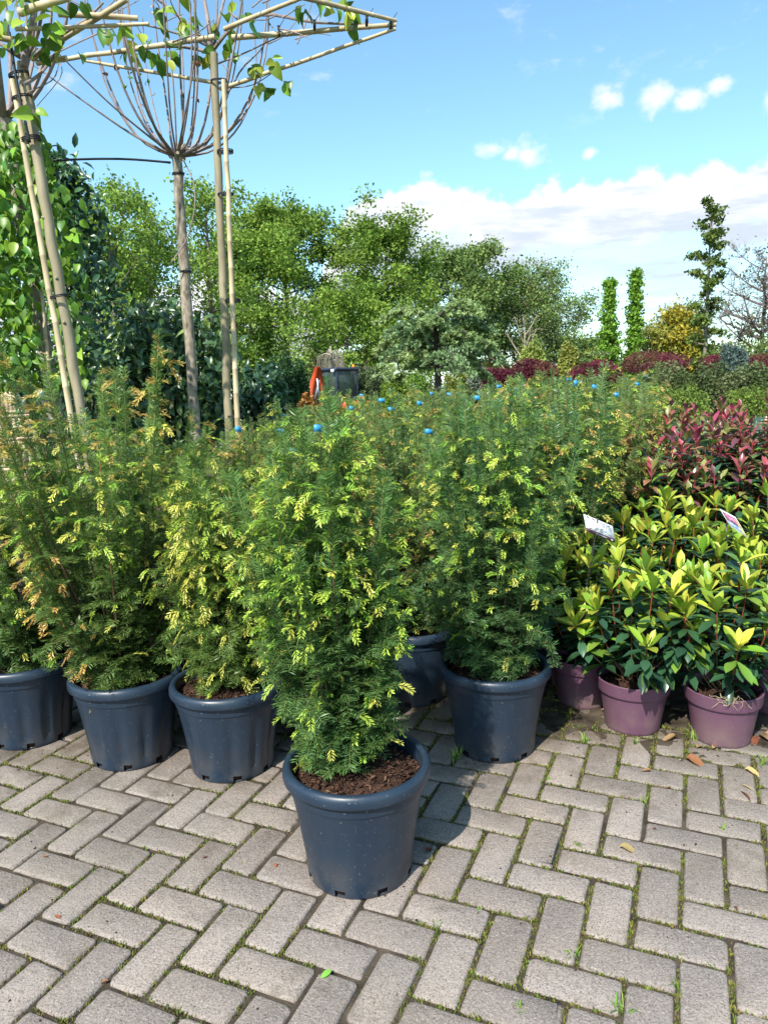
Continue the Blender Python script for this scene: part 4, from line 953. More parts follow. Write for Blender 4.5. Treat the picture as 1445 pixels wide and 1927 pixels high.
# ------------------------------------------------------------------ background trees and shrubs
def leaf_cards(rng, P, size, C, up=.4, asp=.6):
    n = len(P); a = nrm(rng.normal(0, 1, (n, 3))); nn = nrm(rng.normal(0, 1, (n, 3)) + UP * up * 2); b = nrm(np.cross(nn, a)); a = np.cross(b, nn)
    s = (size * rng.uniform(.6, 1.35, n))[:, None]
    V = np.stack([P - a * s * .5, P + b * s * asp * .5 + a * s * .08, P + a * s * .5, P - b * s * asp * .5 + a * s * .08], 1)
    return V.reshape(-1, 3), np.arange(n * 4).reshape(-1, 4), np.repeat(C, 4, 0)
def skeleton(rng, H, clear, prof, nl, R, rise=.5, wig=.12, sub=(5, 4), lean=(0, 0), r0=None, trunk_top=.92):
    """tapered trunk, limbs, boughs and twigs; returns polylines with radii and the twig ends"""
    r0 = r0 or H * .018; B = []; E = []
    n = 12; t = np.linspace(0, 1, n); TP = np.stack([lean[0] * t + np.cumsum(rng.normal(0, wig * R * .06, n)), lean[1] * t + np.cumsum(rng.normal(0, wig * R * .06, n)), t * H * trunk_top], -1); TP[0, :2] = 0
    B.append((TP, r0 * (1 - .9 * t) ** .9 + .004))
    for i in range(nl):
        f = clear + (1 - clear) * ((i + rng.random()) / nl) ** .9; f = min(f, .985); p = np.array([np.interp(f * trunk_top, t * trunk_top, TP[:, k]) for k in range(3)]); p[2] = f * H * trunk_top
        th = i * 2.39996 + rng.normal(0, .35); q = (f - clear) / (1 - clear); L = R * prof(q) * rng.uniform(.75, 1.15); d = np.array([math.cos(th), math.sin(th), 0])
        rs = rise * rng.uniform(.6, 1.4) * (.5 + .9 * q); m = 7; s = np.linspace(0, 1, m)[:, None]
        P = p + d * L * s + UP * (L * rs * s ** 1.25) + np.cumsum(rng.normal(0, wig * L * .10, (m, 3)), 0) * np.minimum(s * 3, 1); r = max(r0 * .42 * (1 - .75 * f) * min(L / R + .3, 1.2), .008)
        B.append((P, r * (1 - .85 * s[:, 0]) + .003))
        for j in range(sub[0]):
            k = int(rng.integers(2, m)); b = P[k]; d2 = nrm(nrm(P[-1] - P[0]) * .6 + rng.normal(0, .75, 3) + UP * .25); L2 = L * rng.uniform(.28, .5); s2 = np.linspace(0, 1, 5)[:, None]
            P2 = b + d2 * L2 * s2 + UP * (.15 * L2 * s2 ** 2) + np.cumsum(rng.normal(0, .04 * L2, (5, 3)), 0) * s2; B.append((P2, r * .35 * (1 - .8 * s2[:, 0]) + .002)); E.append(P2[-1])
            for w in range(sub[1]):
                b = P2[int(rng.integers(1, 5))]; d3 = nrm(d2 * .5 + rng.normal(0, .8, 3) + UP * .2); P3 = b + d3 * L2 * rng.uniform(.3, .7) * np.linspace(0, 1, 3)[:, None]; B.append((P3, np.array([.006, .004, .002]) * H / 8)); E += [P3[-1], P3[1]]
        E.append(P[-1])
    return B, np.array(E)
def oval(q): return max(.22, math.sin(math.pi * min(max(q * .82 + .16, 0), 1)) ** .8)
def tree(name, label, px, ptop, Y, R, clear, n_leaf, size, cols, clump=.35, nl=18, rise=.5, prof=oval, sub=(5, 4), group=None, seed=0, bark=(.10, .085, .065), leafkeep=None, cat='tree', lean=(0, 0), mat='far', hscale=1.0, thin=None, tt=.92, r0=None):
    top = at(px, ptop, Y); H = (top[2] + .07) / 1.0 * hscale; x0 = at(px, 740, Y)[0]
    rng = np.random.default_rng(900 + seed); t = thing(name, label, cat, (x0, Y, -.07), group)
    B, E = skeleton(rng, H, clear, prof, nl, R, rise, sub=sub, lean=lean, trunk_top=tt, r0=r0)
    zm = np.quantile(E[:, 2], .995); rm_ = np.quantile(np.hypot(E[:, 0], E[:, 1]), .93); fz = (H - clump) / zm; fx = R / rm_ * .95
    E = E * (fx, fx, fz); B = [(P * (fx, fx, fz), r) for P, r in B]
    g = G()
    if name.startswith('bare'): B = [(P, r if k == 0 else r * 1.9) for k, (P, r) in enumerate(B)]
    for k, (P, r) in enumerate(B): g.tube(P, r, 7 if k == 0 else (5 if len(P) == 7 else 3), c=np.array(bark) * rng.uniform(.85, 1.15), cap=(k == 0))
    g.build('trunk', M['wood'], t)
    if leafkeep is not None: E = E[leafkeep(E, H, rng)]
    cols = np.array(cols); m = len(E); ce = cols[rng.integers(0, len(cols), m)] * rng.uniform(.75, 1.25, (m, 1)); per = max(n_leaf // m, 1); idx = np.repeat(np.arange(m), per)
    P = E[idx] + rng.normal(0, clump, (len(idx), 3)) * (1, 1, .62); V, Q, C = leaf_cards(rng, P, size, ce[idx] * rng.uniform(.8, 1.2, (len(idx), 1)))
    g = G(); g.add(V, Q, c=C); o = g.build('crown', M[mat], t); o['kind'] = 'stuff'
    return t
GB = 'broadleaved trees along the far boundary'
OAK = [(0.181, 0.295, 0.045), (0.142, 0.249, 0.039), (0.227, 0.34, 0.051), (0.261, 0.363, 0.057)]
dull = [(0.182, 0.28, 0.077), (0.154, 0.238, 0.07), (0.224, 0.294, 0.084)]
tree('oak_tree', 'largest round-crowned spring-green oak behind the digger', 545, 368, 38, 4.3, .16, 44000, .175, OAK, .30, 26, .42, seed=1, group=GB, sub=(6, 4))
tree('oak_tree', 'open-crowned oak with bare upper twigs beside the largest oak', 735, 392, 40, 3.1, .2, 28000, .165, OAK, .27, 22, .6, seed=2, group=GB, sub=(6, 4))
tree('oak_tree', 'dull green oak whose low crown spreads behind the cedar', 860, 462, 48, 3.4, .12, 29000, .2, dull, .36, 22, .5, seed=3, group=GB)
tree('oak_tree', 'dull green tree filling the gap between the cedar and the bare shrub', 950, 505, 52, 3.6, .08, 24000, .21, dull, .36, 20, .45, seed=4, group=GB)
tree('ash_tree', 'half-bare tree with a twiggy dome above its green lower crown', 1030, 484, 50, 3.0, .14, 16000, .17, dull, .32, 24, .7, seed=5, group=GB, sub=(7, 5), bark=(.19, .165, .14), leafkeep=lambda E, H, r: (E[:, 2] < H * .74) | (r.random(len(E)) < .22))
tree('oak_tree', 'low dark green tree crown behind the two columnar hornbeams', 1105, 625, 55, 2.4, .05, 12000, .28, dull, .45, 14, .4, seed=6, group=GB)
tree('maple_tree', 'bright green maple between the cedar and the oaks', 655, 520, 30, 2.6, .1, 18000, .13, OAK, .26, 18, .45, seed=8, group=GB)
tree('oak_tree', 'broad green oak standing behind the slim trained tree', 455, 430, 34, 2.2, .1, 18000, .16, OAK, .27, 18, .45, seed=7, group=GB)
GM = 'young multi-stemmed trees behind the pollard tree'
YNG = [(0.217, 0.343, 0.051), (0.172, 0.297, 0.046), (0.286, 0.4, 0.069)]
for k, (px, pt, Y, R, lab) in enumerate(((160, 285, 17, 1.0, 'tall slender young tree with a pointed top behind the dark laurel'), (228, 322, 16, 1.1, 'young tree with a dense leafy top beside the pointed one'), (300, 350, 19, 1.1, 'airy young tree with thin stems showing sky behind the pollard trunk'),
                                        (410, 325, 18, 1.0, 'upright young tree rising behind the trunk with the bamboo stake'), (185, 400, 18, 1.3, 'leafy young tree filling in below the pointed one'), (262, 420, 18, 1.4, 'broad leafy young tree behind the dark shrub'))):
    tree('young_tree', lab, px, pt, Y, R, .22, 7500, .09, YNG, .15, 20, .8, seed=20 + k, group=GM, bark=(.16, .14, .11), sub=(5, 3), prof=lambda q: .35 + .65 * math.sin(math.pi * min(max(q * .85 + .1, 0), 1)))
# columnar trees
GC = 'narrow columnar trees'
def col_prof(q): return (.35 + .65 * math.sin(math.pi * min(q * .9 + .08, 1)) ** .7) * (1 - .88 * max(q - .35, 0) / .65)
HB = [(0.204, 0.372, 0.042), (0.156, 0.312, 0.036), (0.252, 0.42, 0.06)]
tree('columnar_tree', 'shorter of the two bright green columnar hornbeams', 1143, 525, 25, .27, .06, 8000, .11, HB, .085, 46, 1.6, col_prof, (4, 2), GC, 30)
tree('columnar_tree', 'taller of the two bright green columnar hornbeams', 1190, 506, 25, .25, .06, 8000, .11, HB, .085, 46, 1.6, col_prof, (4, 2), GC, 31)
tree('tall_slender_tree', 'very tall slim tree with tufts of leaves standing above the golden bamboo', 1322, 372, 24, .52, .20, 4600, .12, [(.14, .21, .04), (.11, .17, .04), (.2, .25, .06)], .085, 26, .55, lambda q: .55 + .45 * math.sin(math.pi * q), (3, 2), None, 32, bark=(.20, .17, .14), tt=1.0, r0=.085)
# bare tree and bare shrubs
tree('bare_tree', 'spreading bare-branched tree with purplish twigs beyond the weeping cedar', 1428, 440, 45, 3.6, .18, 2600, .2, [(.14, .13, .05), (.10, .13, .04)], .4, 26, .5, seed=40, bark=(.19, .15, .14), sub=(11, 9), leafkeep=lambda E, H, r: (E[:, 2] < H * .5) | (r.random(len(E)) < .1))
tree('bare_shrub', 'bare twiggy shrub with upright stems behind the golden bamboo', 1262, 548, 36, 1.6, .1, 500, .12, [(.16, .13, .06)], .2, 26, 1.6, seed=41, bark=(.20, .16, .13), cat='shrub', sub=(7, 5))
tree('bare_shrub', 'pale bare shrub with forked stems beside the cedar', 988, 580, 19, .55, .12, 100, .05, [(.2, .18, .1)], .1, 16, 1.3, seed=42, bark=(.34, .29, .21), cat='shrub', sub=(4, 3))
tree('bare_shrub', 'low twiggy shrub between the columnar hornbeams and the bamboo', 1228, 600, 40, 1.5, .08, 1200, .16, [(.13, .15, .05)], .3, 16, .9, seed=43, bark=(.18, .15, .12), cat='shrub', sub=(6, 5))
tree('golden_bamboo', 'golden yellow bamboo clump at the foot of the tall slim tree', 1282, 568, 27, .85, .02, 9000, .15, [(.50, .40, .05), (.42, .36, .05), (.34, .35, .06)], .22, 26, 1.5, seed=44, bark=(.3, .25, .06), cat='bamboo', prof=lambda q: .6 + .4 * math.sin(math.pi * q))
tree('golden_bamboo', 'lower yellow-green bamboo clump beside the golden one', 1236, 602, 27, .6, .02, 5000, .15, [(.38, .36, .08), (.28, .31, .07)], .2, 20, 1.5, seed=45, bark=(.3, .25, .06), cat='bamboo', prof=lambda q: .6 + .4 * math.sin(math.pi * q))

# cedar with flat drooping boughs
def cedar(label, px, ptop, Y, R, seed, name='cedar_tree', droop=.55, nb=16, cols=((.27, .37, .14), (.20, .30, .13), (.31, .40, .16)), z0=.45, pflat=.25, bark=(.07, .055, .045), hang=0.0, tuft=.055, nper=34, group=None, cat='tree', r0=.075):
    top = at(px, ptop, Y); H = top[2] + .07; x0 = at(px, 740, Y)[0]; rng = np.random.default_rng(seed); t = thing(name, label, cat, (x0, Y, -.07), group)
    g = G(); n = 8; s = np.linspace(0, 1, n); TP = np.stack([rng.normal(0, .02, n), rng.normal(0, .02, n), s * H * (.78 if hang else .72)], -1); g.tube(TP, r0 * (1.1 - .8 * s), 8, c=np.array(bark)); P_all, C_all, D_all = [], [], []
    cols = np.array(cols)
    for i in range(nb):
        f = z0 + (.93 - z0) * (i + .5) / nb; th = i * 2.39996 + rng.normal(0, .3); d = np.array([math.cos(th), math.sin(th), 0]); q = (f - z0) / (1 - z0); L = R * (1.08 - .62 * q ** 2) * rng.uniform(.62, 1.10); m = 10; u = np.linspace(0, 1, m)[:, None]
        P = np.array([0, 0, f * H * .78]) + d * L * u + UP * (L * ((.55 + .75 * q) * u - (droop + .25 + .25 * q) * u ** 2)) + np.cumsum(rng.normal(0, .02 * L, (m, 3)), 0) * u; g.tube(P, .022 * (1.1 - u[:, 0]) + .004, 5, c=np.array(bark) * rng.uniform(.8, 1.3)); sd = np.array([-d[1], d[0], 0]); bc = cols[rng.integers(0, len(cols))]
        for j in range(26):
            v = rng.uniform(.12, 1.0); b = np.array([np.interp(v, u[:, 0], P[:, k]) for k in range(3)]); sg = rng.choice([-1, 1]); L2 = L * rng.uniform(.12, .36) * (1.1 - .5 * v); d2 = nrm(sd * sg * .9 + d * .55 + rng.normal(0, .18, 3)); w = np.linspace(0, 1, 7)[:, None]
            P2 = b + d2 * L2 * w - UP * (L2 * (pflat * w ** 2 * 1.6) + hang * rng.uniform(.35, 1.25) * w ** 1.5); P_all.append(P2); C_all.append(bc * rng.uniform(.8, 1.25)); g.tube(P2[[0, 3, 6]], np.array([.006, .004, .002]), 3, c=np.array(bark) * 1.4, cap=False)
    g.build('trunk', M['wood'], t)
    k = len(P_all); PA = np.array(P_all); CA = np.array(C_all); idx = np.repeat(np.arange(k), nper); w = rng.random(len(idx)) * 5.999; a = w.astype(int); fr_ = (w - a)[:, None]; P = PA[idx, a] * (1 - fr_) + PA[idx, a + 1] * fr_ + rng.normal(0, .03, (len(idx), 3)) * (1, 1, .5)
    V, Q, C = leaf_cards(rng, P, tuft * 1.5, CA[idx] * rng.uniform(.75, 1.25, (len(idx), 1)), .5, .42); g = G(); g.add(V, Q, c=C); g.build('crown', M['far'], t)['kind'] = 'stuff'; return t
cedar('pale green cedar with arching drooping boughs and a dark trunk', 822, 492, 13.5, 1.34, 5, nb=20, r0=.09, z0=.58, droop=.58, tuft=.06, nper=34)
cedar('small flat-topped cedar with one long bough reaching towards the columnar hornbeams', 1085, 612, 19, .85, 6, nb=8, droop=.3, cols=((.16, .23, .07), (.2, .27, .09)), z0=.7, r0=.045)
GW = 'weeping conifers'
cedar('blue-grey weeping cedar hanging like a curtain by the red maples', 1376, 600, 22, .38, 7, 'weeping_tree', nb=18, cols=((.16, .22, .19), (.12, .18, .16)), z0=.75, hang=.75, pflat=0, group=GW, nper=46)
cedar('pale weeping larch hanging behind the cedar trunk', 905, 650, 17, .45, 8, 'weeping_tree', nb=12, cols=((.22, .27, .20), (.17, .23, .17)), z0=.75, hang=.55, pflat=0, group=GW)
cedar('nearly bare weeping tree arching above the digger arm', 625, 606, 24, .5, 9, 'weeping_tree', nb=7, cols=((.25, .24, .17), (.20, .22, .14)), z0=.8, hang=1.1, pflat=0, nper=2, group=GW, bark=(.28, .25, .19))
cedar('grey-green weeping willow beside the digger cab', 690, 655, 25, .65, 10, 'weeping_tree', nb=14, cols=((.14, .21, .09), (.18, .24, .10)), z0=.7, hang=.8, pflat=0, group=GW)

# bushes: dome of leaf cards over a few stems
def bush(name, label, px, ptop, Y, R, n, size, cols, seed, pbase=None, group=None, squash=1.0, core=.25, cat='shrub', stem=0.0, mat='far', asp=.6, stemc=(.12, .09, .07), lumps=9, trunkr=.02):
    top = at(px, ptop, Y); x0 = at(px, 740, Y)[0]; H = top[2] + .07; rng = np.random.default_rng(3000 + seed); t = thing(name, label, cat, (x0, Y, -.07), group)
    zb = H * stem; hh = (H - zb) / 2; g = G()
    if stem > 0: g.tube(np.array([(0, 0, 0), (.01, 0, zb * .5), (0, 0, zb + hh)]), np.array([trunkr, trunkr * .85, trunkr * .5]), 6, c=np.array(stemc))
    for k in range(9):
        a = rng.uniform(0, 6.28); r = R * rng.uniform(.3, .8); g.tube(np.array([(0, 0, zb), (r * .5 * math.cos(a), r * .5 * math.sin(a), zb + hh * .8), (r * math.cos(a), r * math.sin(a), zb + hh * rng.uniform(1.1, 1.6))]), np.array([.012, .009, .004]), 4, c=np.array(stemc) * rng.uniform(.8, 1.2))
    g.build('stems', M['wood'], t)
    d = nrm(rng.normal(0, 1, (n, 3))); ld = nrm(rng.normal(0, 1, (lumps, 3))); near = (d @ ld.T).max(1); rad = (core + (1 - core) * rng.random(n) ** .45) * (.80 + .28 * near ** 4)
    P = d * rad[:, None] * np.array([R, R, hh * squash]) + np.array([0, 0, zb + hh]); P = P[P[:, 2] > .02]; n = len(P); cols = np.array(cols)
    li = (d @ ld.T).argmax(1)[:n]; lc = cols[rng.integers(0, len(cols), lumps)] * rng.uniform(.8, 1.2, (lumps, 1)); V, Q, C = leaf_cards(rng, P, size, lc[li] * rng.uniform(.7, 1.3, (n, 1)), .4, asp)
    g = G(); g.add(V, Q, c=C); g.build('crown', M[mat], t)['kind'] = 'stuff'; return t
GA = 'dark red dome-shaped maples'
RED = [(0.149, 0.03, 0.049), (0.203, 0.043, 0.065), (0.115, 0.027, 0.041), (0.162, 0.068, 0.047)]
for k, (px, pt, Y, R, lab) in enumerate(((940, 692, 16, .46, 'low dark red maple dome next to the weeping larch'), (1004, 676, 16, .50, 'bright wine-red maple dome below the bare forked shrub'), (1120, 679, 17, .58, 'broad flat red maple dome in front of the columnar hornbeams'), (1228, 660, 21, .95, 'largest red maple, ragged and brownish, below the bamboo'),
                                        (1348, 668, 23, .58, 'small red maple dome at the foot of the blue weeping cedar'), (1425, 668, 23, .62, 'red maple dome past the blue weeping cedar'), (612, 668, 27, .8, 'dull purple maple behind the digger arm'))):
    bush('red_maple', lab, px, pt, Y, R, 3800, .08, RED if k != 6 else [(.06, .022, .032)], k, group=GA, stem=.66 if k != 6 else .1, squash=1.1, asp=.35, core=.4, lumps=16, cat='maple')
GYE = 'yellow-green ornamental shrubs'
for k, (px, pt, Y, R, c, lab) in enumerate(((1000, 640, 18, .33, [(.36, .38, .10), (.30, .36, .08)], 'cream-yellow maple bush beside the wine-red dome'), (1068, 640, 18.5, .26, [(.38, .36, .12), (.32, .34, .08)], 'small ball of pale yellow leaves on a bare stem'), (935, 650, 20, .5, [(.12, .11, .025), (.09, .085, .02)], 'bronze-olive conifer behind the cedar bough'),
                                           (1110, 655, 20, .35, [(.26, .30, .05)], 'yellow-green bush between the red dome and the hornbeams'), (745, 698, 20, .45, [(.20, .30, .04)], 'bright spring-green bush under the cedar'), (860, 690, 17, .35, [(.24, .27, .05)], 'olive bush at the cedar trunk'), (577, 742, 12, .22, [(.32, .15, .04), (.25, .14, .04)], 'coppery young shrub between the digger and the dark hedge'),
                                           (805, 660, 22, .8, [(.16, .28, .04)], 'fresh green young tree seen through the cedar boughs'), (1040, 690, 20, .6, [(.10, .16, .09)], 'blue-green conifer ball between the red domes'))):
    bush('ornamental_shrub', lab, px, pt, Y, R, 3000, .08, c, 20 + k, group=GYE, stem=.45 if k in (0, 1, 3) else .08)
GH = 'clipped dark conifers behind the yews'
DK = [(0.058, 0.13, 0.046), (0.046, 0.104, 0.039), (0.078, 0.156, 0.052)]
for k, (px, pt, Y, R, lab) in enumerate(((515, 665, 14, .32, 'dark clipped conifer column beside the bamboo stake'), (542, 660, 14.5, .28, 'tallest dark clipped conifer beside the coppery shrub'), (566, 676, 15, .26, 'slim dark clipped conifer next to the purple maple'))):
    bush('clipped_conifer', lab, px, pt, Y, R, 4200, .07, DK, 40 + k, group=GH)
# potted hedge row beyond the red-tipped shrubs
GE = 'grey-green shrubs in a row beyond the red-tipped block'
HE = [(0.14, 0.182, 0.07), (0.182, 0.21, 0.091), (0.112, 0.154, 0.056)]
LH = 'grey-green leafy shrub in the long row in front of the maples'
for k in range(11):
    px = 1215 + k * 26; bush('row_shrub', LH, px, 690 - (k % 3) * 6, 19 + (k % 2) * .8, .42, 2600, .085, HE, 60 + k, group=GE)
LK = 'low lime-green mound in front of the grey-green row'
for k, px in enumerate((1225, 1262, 1300, 1390, 1430)): bush('low_mound', LK, px, 722 + (k % 2) * 5, 16.5, .40, 2400, .06, [(.20, .28, .05), (.16, .24, .045)], 80 + k, group='low lime-green mounds')
LG = 'green shrub in the wall of planting behind the yews'
for k, (px, pt, Y, R) in enumerate(((640, 700, 30, 1.2), (700, 705, 28, 1.0), (770, 700, 27, 1.1), (480, 690, 22, .9), (900, 700, 30, 1.1), (980, 690, 32, 1.2), (1060, 690, 33, 1.2), (1165, 668, 34, 1.2), (1300, 650, 36, 1.4), (1400, 640, 38, 1.5), (1455, 620, 36, 1.5), (420, 690, 16, .9), (1250, 655, 40, 1.5), (560, 640, 33, 1.6), (1345, 640, 34, 1.2))):
    bush('boundary_shrub', LG, px, pt, Y, R, 2200, .17, dull + [(.08, .15, .03)], 100 + k, group='shrubs closing the far boundary')
# lavender-grey low crop
rg = np.random.default_rng(55); P = np.stack([rg.uniform(3.2, 11, 3600), rg.uniform(9.5, 15.5, 3600), np.zeros(3600) - .06], -1)
g = G(); V, Q, T, C = blades(P, 4, .42, .012, [(.20, .29, .22), (.25, .33, .27), (.16, .25, .17)], rg, .05, .5); g.add(V, Q, T, C)
tag(g.build('lavender_field', M['moss']), 'pale grey-green lavender crop spreading in front of the hedge row', 'lavender', kind='stuff')

# dark laurels at the side
GL = 'dark glossy laurels behind the trained trees'
DL = [(0.043, 0.1, 0.048), (0.056, 0.127, 0.052), (0.081, 0.179, 0.048)]
def laurel(label, boxes, Y, seed, n, L=.085, cols=DL, group=GL):
    rng = np.random.default_rng(seed); P = []
    while len(P) < n:
        cx, cy, rx, ry, dp = boxes[int(rng.integers(len(boxes)))]; d = nrm(rng.normal(0, 1, 3)); r = rng.random() ** .4; q = at(cx + d[0] * r * rx, cy + d[2] * r * ry, Y); q[1] += d[1] * r * dp
        if q[2] > .05: P.append(q)
    P = np.array(P); o = np.array([P[:, 0].mean(), Y, 0]); t = thing('laurel', label, 'laurel', o, group); P = P - o
    g = G()
    for k in range(14):
        a = rng.uniform(0, 6.28); e = P[int(rng.integers(n))]; g.tube(bez((rng.normal(0, .05), rng.normal(0, .05), 0), (e[0] * .3, e[1] * .3, e[2] * .6), e, 8), np.linspace(.02, .004, 8), 5, c=np.array((.07, .05, .04)))
    g.build('stems', M['wood'], t)
    D = nrm(rng.normal(0, .7, (n, 3)) + np.array([0, -.35, -.35])); U = nrm(rng.normal(0, .45, (n, 3)) + UP * .8 - np.array([0, .4, 0])); g = G(); cols = np.array(cols)
    leaves_joined(g, T_LA, P, D, U, rng.uniform(.7, 1.25, n) * L, cols[rng.choice(len(cols), n, p=[.45, .38, .17])] * rng.uniform(.75, 1.25, (n, 1)))
    g.build('foliage', M['gloss'], t)['kind'] = 'stuff'; return t
laurel('tall dark laurel column behind the climber-clad tree', ((0, 510, 110, 170, .4), (120, 420, 75, 150, .4), (165, 600, 75, 180, .45), (150, 740, 110, 120, .5), (95, 340, 50, 60, .25)), 5.6, 201, 3300)
laurel('bushy dark laurel with pale green shoots in front of the pollard trunk', ((300, 650, 80, 100, .4), (385, 700, 75, 120, .4), (330, 800, 120, 90, .5), (240, 720, 60, 90, .4)), 5.3, 202, 3200, cols=[(.05, .105, .045), (.07, .145, .05), (.24, .33, .08)])
laurel('low dark laurel in the shade beside the bamboo stake', ((460, 770, 60, 90, .4), (500, 740, 40, 60, .3)), 6.2, 203, 1100)

# ------------------------------------------------------------------ mini digger
M['orange'] = surf_mat('digger_orange', (.58, .07, .025), (.66, .10, .03), 5, .4, .05)
M['cabpaint'] = surf_mat('digger_grey', (.025, .035, .055), (.04, .05, .075), 5, .35, .05)
M['glass'] = surf_mat('cab_glass', (.035, .055, .05), (.05, .075, .06), 2, .08, 0)
M['lamp'] = surf_mat('lamp_glass', (.6, .62, .65), (.7, .72, .74), 20, .2, 0)
M['beacon'] = surf_mat('amber_beacon', (.75, .22, .02), (.8, .28, .03), 20, .25, 0)
d0 = at(640, 740, 24); D0 = np.array([d0[0], 24, -.07])
dg = thing('mini_digger', 'small orange digger with a dark cab and amber beacon behind the yews', 'digger', D0, rz=-.75)
def dbox(name, lo, hi, mat, parent=dg, bev=.03):
    g = G(); g.box(lo, hi); o = g.build(name, M[mat], parent); b = o.modifiers.new('bevel', 'BEVEL'); b.width = bev; b.segments = 2; return o
for sx in (-1, 1):
    g = G(); a = np.linspace(0, 2 * math.pi, 24, endpoint=False); pr = np.stack([np.cos(a) * .17 + np.sign(np.cos(a)) * .45, np.sin(a) * .17 + .18], -1)
    V = np.vstack([np.stack([np.full(24, sx * .5 - .11), pr[:, 0], pr[:, 1]], -1), np.stack([np.full(24, sx * .5 + .11), pr[:, 0], pr[:, 1]], -1)]); g.add(V, [(i, (i + 1) % 24, 24 + (i + 1) % 24, 24 + i) for i in range(24)]); g.big = []
    me = mesh_np('track', V, [np.array([(i, (i + 1) % 24, 24 + (i + 1) % 24, 24 + i) for i in range(24)]), np.arange(24)[None], np.arange(24, 48)[None]], M['tie']); link('track', me, dg)
dbox('undercarriage', (-.38, -.4, .12), (.38, .4, .36), 'tie'); dbox('body', (-.55, -.3, .37), (.55, .95, .86), 'orange', bev=.08)
cab = dbox('cab', (-.44, -.55, .86), (.44, .42, 1.02), 'cabpaint')
for x in (-.41, .41):
    for y in (-.52, .38): dbox('cab_post', (x - .03, y - .03, 1.0), (x + .03, y + .03, 1.86), 'cabpaint', cab, .01)
dbox('roof', (-.47, -.60, 1.82), (.47, .46, 1.92), 'cabpaint', cab, .04)
dbox('windscreen', (-.37, -.535, 1.03), (.37, -.52, 1.81), 'glass', cab, .002); dbox('rear_window', (-.37, .385, 1.03), (.37, .40, 1.81), 'glass', cab, .002)
for x in (-.418, .418): dbox('side_window', (x - .006, -.48, 1.03), (x + .006, .34, 1.81), 'glass', cab, .002)
for x in (-.36, .36): dbox('work_lamp', (x - .06, -.67, 1.78), (x + .06, -.605, 1.87), 'lamp', cab, .01)
g = G(); g.lathe([(.0, 1.921), (.05, 1.922), (.05, 1.95), (.045, 1.99), (.02, 2.02), (.0, 2.022)], 16); g.build('beacon', M['beacon'], cab, loc=(.34, .3, 0))
for nm, A, B_, w in (('boom', (-.15, -.6, .75), (-.08, -.85, 1.92), .10), ('dipper_arm', (-.08, -.85, 1.95), (-.15, -1.2, .7), .075)):
    A, B_ = np.array(A), np.array(B_); ax = nrm(B_ - A); sd = nrm(np.cross(ax, UP)); ov = np.cross(sd, ax); g = G()
    V = np.array([A + sd * w * .7 + ov * w, A - sd * w * .7 + ov * w, A - sd * w * .7 - ov * w, A + sd * w * .7 - ov * w, (A + B_) / 2 + sd * w * .7 + ov * w * 2.1, (A + B_) / 2 - sd * w * .7 + ov * w * 2.1, (A + B_) / 2 - sd * w * .7 - ov * w * .6, (A + B_) / 2 + sd * w * .7 - ov * w * .6, B_ + sd * w * .6 + ov * w * .7, B_ - sd * w * .6 + ov * w * .7, B_ - sd * w * .6 - ov * w * .7, B_ + sd * w * .6 - ov * w * .7])
    g.add(V, [(0, 1, 2, 3), (8, 11, 10, 9)] + [(l + i, l + (i + 1) % 4, l + 4 + (i + 1) % 4, l + 4 + i) for l in (0, 4) for i in range(4)]); arm = g.build(nm, M['orange'], dg)
    g = G(); g.tube(np.array([A * .7 + B_ * .3 - ov * w * 1.8, A * .25 + B_ * .75 - ov * w * 1.5]), .035, 8); g.build('hydraulic_ram', M['lamp'], arm)
g = G(); a = np.linspace(-.3, 2.4, 9); pr = np.stack([-1.17 - .22 * np.sin(a), .5 + .26 * np.cos(a)], -1); V = np.vstack([np.stack([np.full(9, x), pr[:, 0], pr[:, 1]], -1) for x in (-.4, .1)]); g.add(V, [(i, i + 1, 10 + i, 9 + i) for i in range(8)])
bk = g.build('bucket', M['cabpaint'], dg); md = bk.modifiers.new('thick', 'SOLIDIFY'); md.thickness = .03

# white shed behind the cedar
p = at(863, 720, 30); s = thing('white_shed', 'low white panelled shed seen behind the cedar trunk', 'shed', (p[0], 30, -.07))
for k in range(3): g = G(); g.box((-.98 + k * .66, -.02, 0), (-.34 + k * .66, .0, 1.9)); g.build('panel', M['white'], s)
g = G(); g.box((-.99, .002, 0), (.99, 2.2, 1.88)); g.build('wall', M['white'], s); g = G(); g.box((-1.08, -.10, 1.90), (1.08, 2.3, 1.98)); g.build('roof', M['cabpaint'], s)

